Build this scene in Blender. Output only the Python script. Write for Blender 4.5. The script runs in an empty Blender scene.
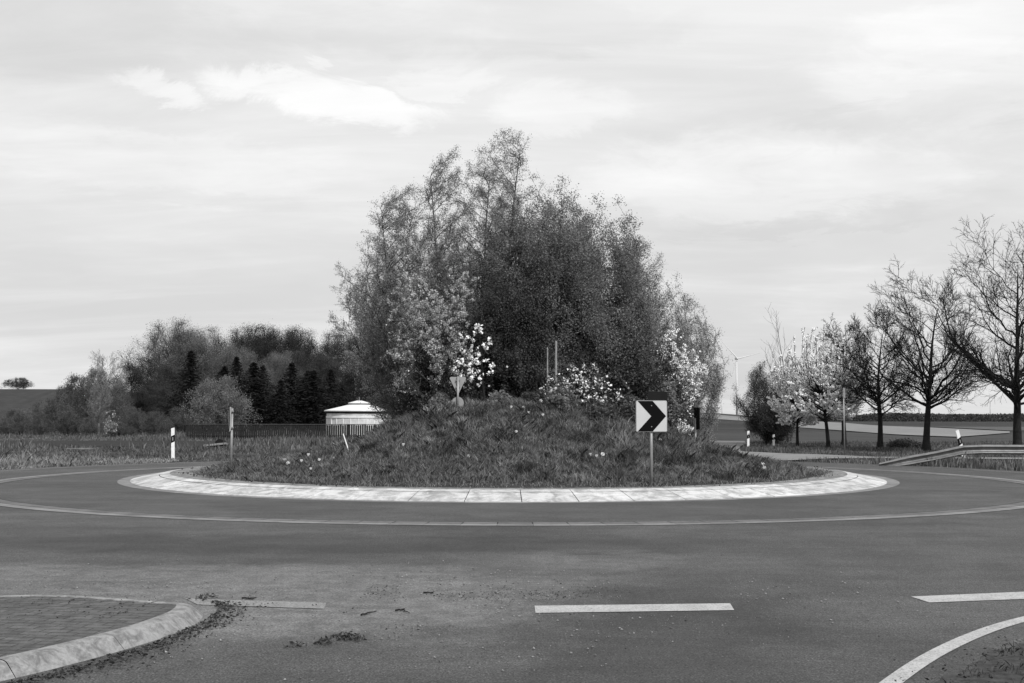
import bpy, math, random
import numpy as np
from mathutils import Vector, Euler
R = math.radians
random.seed(7)
scene = bpy.context.scene
COL = scene.collection

# ------------------------------------------------------------------ camera
F, HCAM, HORIZ, ROLL = 1144.3, 1.55, 418.0, -0.0016
PITCH = math.atan((HORIZ - 341.5) / F)
cd = bpy.data.cameras.new('camera'); cam = bpy.data.objects.new('camera', cd); COL.objects.link(cam)
cd.sensor_width = 36; cd.lens = F * 36 / 1024; cd.clip_end = 30000; cd.clip_start = 0.05
cam.location = (0, 0, HCAM)
cam.rotation_mode = 'XYZ'
q = Euler((math.pi / 2 + PITCH, 0, 0)).to_quaternion() @ Euler((0, 0, -ROLL)).to_quaternion()
cam.rotation_euler = q.to_euler()
scene.camera = cam

def ray(px, py):
    x = px - 512; y = 341.5 - py
    c, s = math.cos(ROLL), math.sin(ROLL); x, y = c * x - s * y, s * x + c * y
    cp, sp = math.cos(PITCH), math.sin(PITCH)
    return np.array([x, F * cp - y * sp, F * sp + y * cp])

def at(px, py, Z=0.0):
    d = ray(px, py); t = (Z - HCAM) / d[2]
    return Vector((d[0] * t, d[1] * t, Z))

def atd(px, py, Y):                       # the point at distance Y ahead
    d = ray(px, py); t = Y / d[1]
    return Vector((d[0] * t, Y, HCAM + d[2] * t))

# ------------------------------------------------------------------ terrain
def S(v, a=0.0, b=1.0):
    v = np.clip((v - a) / (b - a), 0, 1); return v * v * (3 - 2 * v)

def terrain(x, y):
    x = np.asarray(x, float); y = np.asarray(y, float)
    h = 8.75 * S(-x, 45, 112) * S(y, 150, 300)
    h = h + 4.6 * S(-(x - 100), -12, 26) * S(y, 230, 520) * S(x, -60, 20)
    h = h - 0.05
    return h

def att(px, py, off=0.0):                 # ray marched to the terrain
    d = ray(px, py); d = d / d[1]
    t = 20.0
    while t < 6000:
        if HCAM + d[2] * t < float(terrain(d[0] * t, t)): break
        t *= 1.01
    x, y = d[0] * t, t
    return Vector((x, y, float(terrain(x, y)) + off))

VT = {}
def vnoise(x, y, sc, seed):
    T = VT.setdefault(seed, np.random.default_rng(seed).random((64, 64)))
    x = np.asarray(x, float); y = np.asarray(y, float); u, v = x * sc, y * sc; i, j = np.floor(u).astype(int), np.floor(v).astype(int); f, g = u - i, v - j
    f = f * f * (3 - 2 * f); g = g * g * (3 - 2 * g)
    t = lambda a_, b_: T[a_ % 64, b_ % 64]
    return (t(i, j) * (1 - f) + t(i + 1, j) * f) * (1 - g) + (t(i, j + 1) * (1 - f) + t(i + 1, j + 1) * f) * g

ISL = np.array([-0.08, 30.92]); RING = np.array([0.05, 28.81])
PR = np.array([0, 1.2, 2.2, 3.3, 4.5, 5.7, 6.6, 7.4, 7.95, 8.3])
PH = np.array([1.80, 1.79, 1.64, 1.23, 0.78, 0.49, 0.34, 0.25, 0.19, 0.14])
def mound(x, y):
    x = np.asarray(x, float); y = np.asarray(y, float)
    dx, dy = x - ISL[0], y - ISL[1]
    r = np.hypot(dx, dy)
    r2 = np.hypot(dx - 0.45 * S(8 - r, 0, 5), dy)
    h = np.interp(np.minimum(r2, r + .3), PR, PH)
    n = .17 * (vnoise(x + 50, y, .55, 51) - .5) * 2 + .10 * (vnoise(x + 50, y, 1.5, 52) - .5) * 2 + .05 * np.sin(x * 2.1 + 1.3 * np.sin(y * 1.7)) * np.sin(y * 1.9 + .7) + .05 * np.sin(x * 4.3 + 2 * np.sin(y * 1.3)) * np.sin(y * 3.1 + x)
    h = h + n * S(8 - r, 0.2, 2.5)
    h = h + .22 * np.exp(-((x - 1.35) ** 2 + (y - 28.6) ** 2) / .25)
    return h

# ------------------------------------------------------------------ materials
def mat(name, g, var=0.0, rough=0.85, scale=6.0, island=0.0, trans=0.0, spec=0.25, metal=0.0, detail=4.0, bump=0.0, bscale=None):
    """grey procedural surface: noise of amplitude var (object/world coordinates) and per-island variation"""
    m = bpy.data.materials.new(name); m.use_nodes = True
    nt = m.node_tree; N = nt.nodes; L = nt.links
    b = N['Principled BSDF']; out = N['Material Output']
    b.inputs['Roughness'].default_value = rough; b.inputs['Metallic'].default_value = metal
    b.inputs['Specular IOR Level'].default_value = spec
    val = None
    geo = N.new('ShaderNodeNewGeometry')
    def ramp(src, lo, hi):
        r = N.new('ShaderNodeMapRange'); L.new(src, r.inputs[0]); r.inputs['To Min'].default_value = lo; r.inputs['To Max'].default_value = hi
        return r.outputs[0]
    if var:
        tc = N.new('ShaderNodeTexCoord')
        t = N.new('ShaderNodeTexNoise'); t.inputs['Scale'].default_value = scale; t.inputs['Detail'].default_value = detail
        t.inputs['Roughness'].default_value = .65
        L.new(geo.outputs['Position'], t.inputs['Vector'])
        r = N.new('ShaderNodeMapRange'); L.new(t.outputs[0], r.inputs[0])
        r.inputs[1].default_value = .3; r.inputs[2].default_value = .7
        r.inputs['To Min'].default_value = 1 - var; r.inputs['To Max'].default_value = 1 + var
        val = r.outputs[0]
    if island:
        k = ramp(geo.outputs['Random Per Island'], 1 - island, 1 + island)
        if val is None: val = k
        else:
            mu = N.new('ShaderNodeMath'); mu.operation = 'MULTIPLY'; L.new(val, mu.inputs[0]); L.new(k, mu.inputs[1]); val = mu.outputs[0]
    colsock = None
    if val is None:
        b.inputs['Base Color'].default_value = (g, g, g, 1)
    else:
        mu = N.new('ShaderNodeMath'); mu.operation = 'MULTIPLY'; L.new(val, mu.inputs[0]); mu.inputs[1].default_value = g
        L.new(mu.outputs[0], b.inputs['Base Color']); colsock = mu.outputs[0]
    if trans:
        tr = N.new('ShaderNodeBsdfTranslucent'); mx = N.new('ShaderNodeMixShader'); mx.inputs[0].default_value = trans
        if colsock: L.new(colsock, tr.inputs[0])
        else: tr.inputs[0].default_value = (g, g, g, 1)
        L.new(b.outputs[0], mx.inputs[1]); L.new(tr.outputs[0], mx.inputs[2]); L.new(mx.outputs[0], out.inputs[0])
    if bump:
        t2 = N.new('ShaderNodeTexNoise'); t2.inputs['Scale'].default_value = bscale or scale * 3; t2.inputs['Detail'].default_value = 5
        L.new(geo.outputs['Position'], t2.inputs['Vector'])
        bp = N.new('ShaderNodeBump'); bp.inputs['Strength'].default_value = bump; bp.inputs['Distance'].default_value = .02
        L.new(t2.outputs[0], bp.inputs['Height']); L.new(bp.outputs[0], b.inputs['Normal'])
    return m

def node_mat(name, rough=.9, spec=.2):
    m = bpy.data.materials.new(name); m.use_nodes = True
    N = m.node_tree.nodes; b = N['Principled BSDF']
    b.inputs['Roughness'].default_value = rough; b.inputs['Specular IOR Level'].default_value = spec
    return m, m.node_tree, b

class G:                                        # tiny node-graph helper working on floats
    def __init__(s, nt): s.nt = nt; s.N = nt.nodes; s.L = nt.links
    def m(s, op, a, b=None, c=None, clamp=False):
        n = s.N.new('ShaderNodeMath'); n.operation = op; n.use_clamp = clamp
        for i, v in enumerate((a, b, c)):
            if v is None: continue
            if isinstance(v, (int, float)): n.inputs[i].default_value = v
            else: s.L.new(v, n.inputs[i])
        return n.outputs[0]
    def noise(s, vec, scale, detail=4, rough=.6, dist=0):
        n = s.N.new('ShaderNodeTexNoise'); n.inputs['Scale'].default_value = scale; n.inputs['Detail'].default_value = detail
        n.inputs['Roughness'].default_value = rough; n.inputs['Distortion'].default_value = dist
        s.L.new(vec, n.inputs['Vector']); return n.outputs[0]
    def rng(s, v, a, b, lo, hi, smooth=True):
        n = s.N.new('ShaderNodeMapRange'); n.interpolation_type = 'SMOOTHSTEP' if smooth else 'LINEAR'
        s.L.new(v, n.inputs[0])
        for i, k in enumerate((a, b, lo, hi)): n.inputs[i + 1].default_value = k
        return n.outputs[0]
    def pos(s):
        return s.N.new('ShaderNodeNewGeometry').outputs['Position']
    def xyz(s, v):
        n = s.N.new('ShaderNodeSeparateXYZ'); s.L.new(v, n.inputs[0]); return n.outputs
    def comb(s, x, y, z):
        n = s.N.new('ShaderNodeCombineXYZ')
        for i, v in enumerate((x, y, z)):
            if isinstance(v, (int, float)): n.inputs[i].default_value = v
            else: s.L.new(v, n.inputs[i])
        return n.outputs[0]
    def blob(s, X, Y, cx, cy, rx, ry, rot=0.0):      # soft patch 1 in the middle, 0 outside
        c, si = math.cos(rot), math.sin(rot)
        dx = s.m('SUBTRACT', X, cx); dy = s.m('SUBTRACT', Y, cy)
        u = s.m('MULTIPLY', s.m('ADD', s.m('MULTIPLY', dx, c), s.m('MULTIPLY', dy, si)), 1 / rx)
        v = s.m('MULTIPLY', s.m('SUBTRACT', s.m('MULTIPLY', dy, c), s.m('MULTIPLY', dx, si)), 1 / ry)
        d = s.m('ADD', s.m('MULTIPLY', u, u), s.m('MULTIPLY', v, v))
        return s.rng(d, 0.1, 1.0, 1, 0)

# asphalt -----------------------------------------------------------
def asphalt(name):
    m, nt, b = node_mat(name, .82, .3); g = G(nt); P = g.pos(); X, Y, _ = g.xyz(P)
    fine = g.m('MULTIPLY', g.rng(g.noise(P, 68, 3, .75), .34, .66, .15, 2.1, False), g.rng(g.noise(P, 19, 5, .8), .32, .68, .62, 1.42, False))
    grit = g.rng(g.noise(P, 48, 2, .6), .62, .74, 1.0, 2.3)
    big = g.m('MULTIPLY', g.rng(g.noise(P, .35, 4, .6, .6), .3, .7, .82, 1.18), g.rng(g.noise(P, 1.7, 6, .7, .8), .3, .7, .86, 1.14))
    streak = g.rng(g.noise(g.comb(g.m('MULTIPLY', X, .25), g.m('MULTIPLY', Y, 1.6), 0), .9, 4, .6), .3, .7, .88, 1.12)
    wob = g.noise(P, 1.1, 5, .65)
    wx = g.m('ADD', X, g.m('MULTIPLY', g.m('SUBTRACT', wob, .5), 2.6))
    wy = g.m('ADD', Y, g.m('MULTIPLY', g.m('SUBTRACT', g.noise(P, .9, 5, .65, .3), .5), 2.2))
    dust = g.m('MAXIMUM', g.blob(wx, wy, -1.9, 9.7, 3.6, 2.2), g.m('MULTIPLY', g.blob(wx, wy, -3.2, 11.2, 5.5, 1.3), .8))
    dust = g.m('MAXIMUM', dust, g.m('MULTIPLY', g.blob(wx, wy, .9, 7.9, 1.3, 3.2, -.5), .45))
    dust = g.m('MAXIMUM', dust, g.m('MULTIPLY', g.blob(wx, wy, 2.0, 12.4, 3.0, 1.2), .5))
    hp = g.m('ADD', g.m('MULTIPLY', g.m('ADD', wx, 1.2), -.878), g.m('MULTIPLY', g.m('SUBTRACT', wy, 6.6), .479))
    dust = g.m('MULTIPLY', dust, g.rng(hp, -.35, .6, .12, 1))
    dirt = g.m('MULTIPLY', g.rng(g.noise(P, 42, 4, .75), .38, .62, .3, 1.5), g.rng(g.noise(P, 5, 5, .7), .35, .65, .5, 1.3))
    worn = g.m('MAXIMUM', g.blob(wx, wy, 1.2, 8.4, 1.3, 3.0, -.25), g.blob(wx, wy, -2.5, 14.3, 6.5, 1.4))
    base = g.m('MULTIPLY', g.m('MULTIPLY', fine, big), g.m('MULTIPLY', grit, streak))
    base = g.m('MULTIPLY', base, .061)
    base = g.m('MULTIPLY', base, g.m('SUBTRACT', 1, g.m('MULTIPLY', worn, .32)))
    v = g.m('ADD', base, g.m('MULTIPLY', g.m('MULTIPLY', dust, dirt), .085))
    # crack-sealed joint and faint tyre band round the ring
    nt.links.new(v, b.inputs['Base Color'])
    bp = nt.nodes.new('ShaderNodeBump'); bp.inputs['Strength'].default_value = .35; bp.inputs['Distance'].default_value = .006
    nt.links.new(g.noise(P, 110, 3, .7), bp.inputs['Height']); nt.links.new(bp.outputs[0], b.inputs['Normal'])
    return m

def ground_mat():
    m, nt, b = node_mat('field_earth', 1.0, .05); g = G(nt); P = g.pos(); X, Y, _ = g.xyz(P)
    a = g.rng(g.noise(P, .9, 6, .7), .3, .7, .6, 1.4)
    c = g.rng(g.noise(P, .03, 4, .6), .35, .65, .8, 1.2)
    fur = g.rng(g.noise(g.comb(g.m('MULTIPLY', X, .02), g.m('MULTIPLY', Y, .35), 0), 1, 3, .5), .3, .7, .85, 1.15)
    v = g.m('MULTIPLY', g.m('MULTIPLY', a, c), g.m('MULTIPLY', fur, .05))
    nt.links.new(v, b.inputs['Base Color']); return m

def field_mat(name, val, sc=.4):
    m, nt, b = node_mat(name, 1.0, .05); g = G(nt); P = g.pos(); X, Y, _ = g.xyz(P)
    a = g.rng(g.noise(P, sc, 6, .7), .3, .7, .82, 1.18)
    rows = g.rng(g.noise(g.comb(g.m('ADD', g.m('MULTIPLY', X, .5), g.m('MULTIPLY', Y, .12)), g.m('MULTIPLY', Y, .004), 0), 1.1, 2, .5), .35, .65, .9, 1.1)
    v = g.m('MULTIPLY', g.m('MULTIPLY', a, rows), val)
    nt.links.new(v, b.inputs['Base Color']); return m

def concrete(name, val, dirt=.45, sc=2.2):
    m, nt, b = node_mat(name, .85, .25); g = G(nt); P = g.pos()
    a = g.rng(g.noise(P, sc, 6, .7, .6), .34, .62, 1 - dirt, 1.0)
    f = g.rng(g.noise(P, 45, 3, .7), .3, .7, .88, 1.1)
    geo = nt.nodes.new('ShaderNodeNewGeometry')
    k = g.rng(geo.outputs['Random Per Island'], 0, 1, .82, 1.08, False)
    v = g.m('MULTIPLY', g.m('MULTIPLY', g.m('MULTIPLY', a, f), k), val)
    nt.links.new(v, b.inputs['Base Color'])
    bp = nt.nodes.new('ShaderNodeBump'); bp.inputs['Strength'].default_value = .3; bp.inputs['Distance'].default_value = .008
    nt.links.new(g.noise(P, 30, 4, .7), bp.inputs['Height']); nt.links.new(bp.outputs[0], b.inputs['Normal'])
    return m

def pavers_mat():
    m, nt, b = node_mat('dark_pavers', .9, .2); g = G(nt); P = g.pos()
    mp = nt.nodes.new('ShaderNodeMapping'); mp.inputs['Rotation'].default_value = (0, 0, R(8)); nt.links.new(P, mp.inputs[0])
    br = nt.nodes.new('ShaderNodeTexBrick'); nt.links.new(mp.outputs[0], br.inputs['Vector'])
    br.inputs['Scale'].default_value = 1; br.inputs['Brick Width'].default_value = .2; br.inputs['Row Height'].default_value = .1
    br.inputs['Mortar Size'].default_value = .006; br.inputs['Mortar Smooth'].default_value = .3
    br.inputs['Color1'].default_value = (.115,) * 3 + (1,); br.inputs['Color2'].default_value = (.085,) * 3 + (1,); br.inputs['Mortar'].default_value = (.035,) * 3 + (1,)
    bw = nt.nodes.new('ShaderNodeRGBToBW'); nt.links.new(br.outputs[0], bw.inputs[0])
    v = g.m('MULTIPLY', bw.outputs[0], g.rng(g.noise(P, 9, 5, .7), .3, .7, .7, 1.3))
    v = g.m('MULTIPLY', v, g.rng(g.noise(P, 90, 3, .7), .3, .7, .8, 1.2))
    nt.links.new(v, b.inputs['Base Color']); return m

def paint(name, val, wear=.25):
    m, nt, b = node_mat(name, .6, .35); g = G(nt); P = g.pos()
    w = g.rng(g.noise(P, 55, 4, .75), .30 + wear * .4, .52 + wear * .3, .3, 1.0)
    a = g.rng(g.noise(P, 5, 5, .65), .3, .7, .85, 1.08)
    v = g.m('MULTIPLY', g.m('MULTIPLY', w, a), val)
    nt.links.new(v, b.inputs['Base Color']); return m

M = {}
M['asphalt'] = asphalt('asphalt')
M['earth'] = ground_mat()
M['hillfield'] = field_mat('hill_field', .05)
M['stubble'] = field_mat('pale_field', .22)
M['darkfield'] = field_mat('dark_field', .062)
M['crop'] = field_mat('mid_field', .10)
M['kerb'] = concrete('kerb_concrete', .64, .5, 3.0)
M['gutter'] = concrete('gutter_concrete', .24, .3)
M['channel'] = concrete('channel_stone', .165, .3)
M['rim'] = concrete('gritty_rim', .27, .6, 5)
M['islandkerb'] = concrete('worn_kerb', .33, .5, 9)
M['path'] = concrete('path_surface', .24, .25, 1.0)
M['farroad'] = concrete('old_asphalt', .16, .2, .6)
M['pavers'] = pavers_mat()
M['paint'] = paint('road_paint', .45, .02)
M['wornpaint'] = paint('worn_paint', .26, .1)
M['edgepaint'] = paint('edge_paint', .30, .3)
M['soil'] = mat('mound_soil', .035, .5, 1, 3, detail=8)
M['cornersoil'] = mat('verge_soil', .05, .7, 1, 9, detail=8, bump=.25, bscale=40)
M['ditch'] = mat('ditch_soil', .02, .6, 1, .8, detail=8)
M['grass'] = mat('grass_blade', .19, .6, .85, 3.2, .7, .45)
M['palegrass'] = mat('dry_grass_blade', .27, .35, .8, .7, .5, .3)
M['weed'] = mat('weed_leaf', .07, .4, .8, 1.5, .6, .3)
M['meadow'] = mat('meadow_grass', .12, .55, .8, .35, .6, .25)
M['bark'] = mat('bark', .07, .45, .95, 9, bump=.6)
M['barkdark'] = mat('dark_bark', .017, .4, .95, 9, bump=.6)
M['barkpale'] = mat('pale_bark', .2, .45, .95, 7, bump=.4)
M['leaf_willow'] = mat('young_willow_leaf', .32, .25, .8, .5, .4, .5, spec=.1)
M['leaf_mid'] = mat('mid_leaf', .215, .35, .8, .6, .5, .45, spec=.1)
M['leaf_dark'] = mat('dark_leaf', .085, .4, .8, .7, .6, .4, spec=.1)
M['leaf_ever'] = mat('conifer_needle', .014, .4, .8, .5, .6, .1)
M['leaf_wood'] = mat('budding_twigs', .07, .4, .9, .10, .3, .3, spec=.05)
M['leaf_woodlight'] = mat('light_young_leaf', .19, .4, .9, .2, .4, .4, spec=.05)
M['leaf_shrub'] = mat('shrub_leaf', .12, .4, .9, .3, .5, .35, spec=.05)
M['blossom'] = mat('white_blossom', .95, 0, .7, 1, .04, .12, spec=.05)
M['blossomgrey'] = mat('pale_blossom', .54, .25, .7, 1.5, .45, .3)
M['railsteel'] = mat('rail_steel', .2, .25, .5, 5, metal=.3)
M['galv'] = mat('galvanised_steel', .30, .2, .45, 6, metal=.4, spec=.5)
M['galvdark'] = mat('weathered_steel', .20, .25, .6, 6, spec=.4)
M['signwhite'] = mat('sign_white', .50, .06, .45, 4, spec=.4)
M['signblack'] = mat('sign_black', .005, 0, .7, spec=.05)
M['signback'] = mat('sign_back_grey', .28, .1, .5, 4, spec=.4)
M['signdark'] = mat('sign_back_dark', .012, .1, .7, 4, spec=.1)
M['postwhite'] = mat('post_white', .8, .12, .5, 12)
M['postblack'] = mat('post_black', .006, 0, .7, spec=.1)
M['reflector'] = mat('reflector', .25, 0, .4, spec=.3)
M['stakewood'] = mat('stake_wood', .24, .35, .85, 14)
M['tankwall'] = mat('tank_wall', .55, .3, .6, 1.6)
M['tankroof'] = mat('tank_roof', .72, .12, .5, 1.5)
M['darkgap'] = mat('dark_gap', .01, 0, .9)
M['fence'] = mat('dark_fence', .018, .4, .8, 3)
M['fencerail'] = mat('fence_rail', .06, .3, .8, 3)
M['turbine'] = mat('turbine_white', .6, 0, .6)
M['stone'] = mat('loose_stone', .20, 0, .9, island=.6)
M['clod'] = mat('soil_clod', .07, 0, 1, island=.6)
M['litter'] = mat('dead_leaf', .05, 0, .9, island=.7)
M['stem'] = mat('flower_stem', .1, 0, .7, island=.3)
M['petal'] = mat('white_petal', .72, 0, .6, island=.08, trans=.3)

# ------------------------------------------------------------------ mesh helpers
def link_mesh(name, V, Fc, m, parent=None, smooth=False, loc=None):
    me = bpy.data.meshes.new(name)
    V = np.asarray(V, np.float32).reshape(-1, 3)
    if isinstance(Fc, np.ndarray):
        k = Fc.shape[1]; n = len(Fc)
        me.vertices.add(len(V)); me.vertices.foreach_set('co', V.ravel())
        me.loops.add(n * k); me.loops.foreach_set('vertex_index', Fc.astype(np.int32).ravel())
        me.polygons.add(n); me.polygons.foreach_set('loop_start', np.arange(0, n * k, k, dtype=np.int32))
        me.polygons.foreach_set('loop_total', np.full(n, k, np.int32))
        me.update(calc_edges=True); me.validate()
    else:
        me.from_pydata([tuple(map(float, v)) for v in V], [], Fc); me.update()
    if smooth:
        me.polygons.foreach_set('use_smooth', np.ones(len(me.polygons), bool))
    me.materials.append(m)
    o = bpy.data.objects.new(name, me); COL.objects.link(o)
    if loc is not None: o.location = loc
    if parent: o.parent = parent
    return o

class MB:
    def __init__(s): s.V = []; s.F = []
    def add(s, V, Fc):
        o = len(s.V); s.V += [tuple(v) for v in V]; s.F += [tuple(i + o for i in f) for f in Fc]; return s
    def box(s, c, sz, rz=0.0, ch=0.0, tilt=None):
        x, y, z = sz[0] / 2, sz[1] / 2, sz[2] / 2
        P = [(-x, -y, -z), (x, -y, -z), (x, y, -z), (-x, y, -z), (-x, -y, z), (x, -y, z), (x, y, z), (-x, y, z)]
        e = Euler((0, 0, rz)) if tilt is None else Euler((tilt[0], tilt[1], rz))
        mtx = e.to_matrix()
        P = [mtx @ Vector(p) + Vector(c) for p in P]
        return s.add(P, [(3, 2, 1, 0), (4, 5, 6, 7), (0, 1, 5, 4), (1, 2, 6, 5), (2, 3, 7, 6), (3, 0, 4, 7)])
    def tube(s, p0, p1, r0, r1, n=10, cap=True):
        p0, p1 = Vector(p0), Vector(p1); d = (p1 - p0).normalized()
        u = d.orthogonal().normalized(); v = d.cross(u)
        V = []
        for p, r in ((p0, r0), (p1, r1)):
            for i in range(n):
                a = 2 * math.pi * i / n; V.append(p + (u * math.cos(a) + v * math.sin(a)) * r)
        Fc = [(i, (i + 1) % n, n + (i + 1) % n, n + i) for i in range(n)]
        if cap: Fc += [tuple(range(n - 1, -1, -1)), tuple(range(n, 2 * n))]
        return s.add(V, Fc)
    def lathe(s, prof, n=40, c=(0, 0, 0)):
        V = []; m = len(prof)
        for i in range(n):
            a = 2 * math.pi * i / n
            for r, z in prof: V.append((c[0] + r * math.cos(a), c[1] + r * math.sin(a), c[2] + z))
        Fc = [(i * m + j, ((i + 1) % n) * m + j, ((i + 1) % n) * m + j + 1, i * m + j + 1) for i in range(n) for j in range(m - 1)]
        return s.add(V, Fc)
    def prism(s, poly, t, origin=(0, 0, 0), u=(1, 0, 0), v=(0, 0, 1)):      # poly in (u, v), thickness t behind
        u, v = Vector(u), Vector(v); w = u.cross(v) * -1; o = Vector(origin); n = len(poly)
        A = [o + u * a + v * b for a, b in poly]; B = [p + w * t for p in A]
        Fc = [tuple(range(n)), tuple(range(2 * n - 1, n - 1, -1))]
        Fc += [(i, n + i, n + (i + 1) % n, (i + 1) % n) for i in range(n)]
        return s.add(A + B, Fc)
    def build(s, name, m, parent=None, smooth=False):
        return link_mesh(name, s.V, s.F, m, parent, smooth)

def tag(o, label=None, cat=None, group=None, kind=None):
    if label: o['label'] = label
    if cat: o['category'] = cat
    if group: o['group'] = group
    if kind: o['kind'] = kind
    return o

def thing(name, label, cat, loc=(0, 0, 0), rz=0.0, group=None):
    o = bpy.data.objects.new(name, None); COL.objects.link(o); o.empty_display_size = .2
    o.location = loc; o.rotation_euler = (0, 0, rz)
    return tag(o, label, cat, group)

def copy_thing(src, loc, rz=0.0, scale=(1, 1, 1), label=None):
    c = src.copy(); COL.objects.link(c); c.location = loc; c.rotation_euler = (0, 0, rz); c.scale = scale
    if label: c['label'] = label
    for ch in list(src.children):
        d = ch.copy(); COL.objects.link(d); d.parent = c
        for g2 in list(ch.children):
            e = g2.copy(); COL.objects.link(e); e.parent = d
    return c

def struct(name, V, Fc, m, smooth=False):
    return tag(link_mesh(name, V, Fc, m, smooth=smooth), kind='structure')

# ------------------------------------------------------------------ ground
def grid_ground():
    xs = np.concatenate([-np.geomspace(9000, 60, 34), np.linspace(-55, 55, 23), np.geomspace(60, 9000, 34)])
    ys = np.concatenate([np.linspace(-60, 145, 28), np.geomspace(150, 12000, 60)])
    X, Y = np.meshgrid(xs, ys); Z = terrain(X, Y)
    V = np.stack([X, Y, Z], -1).reshape(-1, 3); n = len(xs)
    i = np.arange(len(ys) - 1)[:, None] * n + np.arange(n - 1)[None]
    Fc = np.stack([i, i + 1, i + n + 1, i + n], -1).reshape(-1, 4)
    struct('ground', V, Fc, M['earth'], True)
grid_ground()

def strip(name, A, B, m, off=.04, na=40, nb=12, on_terrain=True):
    """sheet between two polylines of ground points, draped on the terrain"""
    def res(P, n):
        P = np.array([[p[0], p[1]] for p in P]); d = np.r_[0, np.cumsum(np.hypot(*np.diff(P, axis=0).T))]
        t = np.linspace(0, d[-1], n); return np.stack([np.interp(t, d, P[:, 0]), np.interp(t, d, P[:, 1])], -1)
    a, b = res(A, na), res(B, na); t = np.linspace(0, 1, nb)[:, None, None]
    XY = a[None] * (1 - t) + b[None] * t
    Z = (terrain(XY[..., 0], XY[..., 1]) if on_terrain else 0 * XY[..., 0]) + off
    V = np.concatenate([XY, Z[..., None]], -1).reshape(-1, 3)
    i = np.arange(nb - 1)[:, None] * na + np.arange(na - 1)[None]
    Fc = np.stack([i, i + 1, i + na + 1, i + na], -1).reshape(-1, 4)
    return struct(name, V, Fc, m, True)

# fields on the right, far to near
strip('field', [att(*p) for p in ((672, 411.5), (757, 417.6), (845, 422.2), (924, 426.4), (1010, 430.6))],
      [att(*p) for p in ((672, 415.5), (757, 421.3), (845, 430.3), (899, 434.4), (957, 436.6), (1010, 432.2))], M['stubble'], .10, 60, 20)
strip('field', [att(*p) for p in ((935, 425.8), (1100, 425.5))], [att(*p) for p in ((1010, 429.6), (1120, 429.5))], M['crop'], .08)
strip('field', [(12.5, 76, 0), (60, 76, 0)], [(20, 130, 0), (75, 130, 0)], M['darkfield'], .02)
strip('field', [(-230, 170), (-55, 170)], [(-320, 330), (-85, 330)], M['hillfield'], .06)

# asphalt of the roundabout and of the approach
a = np.linspace(0, math.pi, 80)
arc = [(RING[0] + 16.0 * math.cos(t) * 1.0, RING[1] + 16.0 * math.sin(t)) for t in a]
road = arc + [(-15.95, -12), (16.05, -12)]
struct('road', [(x, y, 0) for x, y in road], [tuple(range(len(road)))], M['asphalt'])
strip('road', [(4.6, 42.5), (7.6, 48.5), (9.3, 56.5), (11.2, 66), (12.4, 73.5), (8, 82)], [(10.0, 41.0), (10.6, 48), (10.95, 55), (12.5, 63), (14.4, 70.5), (16, 79)], M['farroad'], .056, 30, 6)
strip('path', [(9.0, 43.2), (10.2, 42.4), (12.34, 44.5), (14.3, 44.9), (22, 43.5)], [(10.6, 54.3), (12.2, 50.4), (13.3, 49.6), (14.6, 46.6), (22, 45.6)], M['path'], .062, 30, 6)

def ring(name, r0, r1, z0, z1, c, m, n=160, seg=None, gap=.006, a0=0, a1=2 * math.pi, thick=0.0, sub=3, sx=1.0):
    """annulus (optionally cut in slabs with open joints)"""
    V = []; Fc = []
    k = seg or n
    for i in range(k):
        s0 = a0 + (a1 - a0) * i / k; s1 = a0 + (a1 - a0) * (i + 1) / k
        if seg:
            ga = gap / ((r0 + r1) / 2); s0 += ga; s1 -= ga
        ns = sub if seg else 1
        o = len(V)
        for j in range(ns + 1):
            t = s0 + (s1 - s0) * j / ns
            for r, z in ((r0, z0), (r1, z1)):
                V.append((c[0] + sx * r * math.cos(t), c[1] + r * math.sin(t), z))
            if thick:
                for r, z in ((r0, z0 - thick), (r1, z1 - thick)):
                    V.append((c[0] + r * math.cos(t), c[1] + r * math.sin(t), z))
        w = 4 if thick else 2
        for j in range(ns):
            p = o + j * w; q2 = p + w
            Fc.append((p, q2, q2 + 1, p + 1) if r0 < r1 else (p + 1, q2 + 1, q2, p))
            if thick:
                Fc += [(p + 2, q2 + 2, q2, p), (p + 1, q2 + 1, q2 + 3, p + 3)]
        if thick and seg:
            e = o + ns * w
            Fc += [(o, o + 1, o + 3, o + 2), (e + 2, e + 3, e + 1, e)]
    return struct(name, V, Fc, m)

ring('gutter', 9.66, 9.95, .004, .004, ISL, M['gutter'])
# inclined kerb: lower slabs and the upper back stone, both cut every metre, over a dark bed
ring('kerb_bed', 8.72, 8.98, .168, .132, ISL, M['darkgap'])
ring('kerb_bed', 8.98, 9.655, .126, .0, ISL, M['darkgap'])
ring('kerb', 8.99, 9.66, .136, .012, ISL, M['kerb'], seg=57, gap=.008, thick=.011)
ring('kerb', 8.74, 8.975, .176, .145, ISL, M['kerb'], seg=57, gap=.006, thick=.006)
ring('gravel_rim', 7.2, 8.75, .165, .17, ISL, M['rim'])
# the two-row channel that marks the outer edge of the circulating lane
ring('channel', 11.66, 11.92, .004, .004, RING, M['channel'], seg=150, gap=.008, sx=1.045)
ring('channel', 11.95, 12.22, .005, .005, RING, M['gutter'], seg=150, gap=.002, sx=1.045)
ring('channel_bed', 11.62, 12.24, .0022, .0022, RING, M['darkgap'], sx=1.045)
ring('road_marking', 15.2, 15.34, .004, .004, RING, M['edgepaint'], n=30, a0=R(-20), a1=R(24))
ring('road_marking', 15.35, 15.5, .004, .004, RING, M['edgepaint'], n=30, a0=R(120), a1=R(200))

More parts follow.
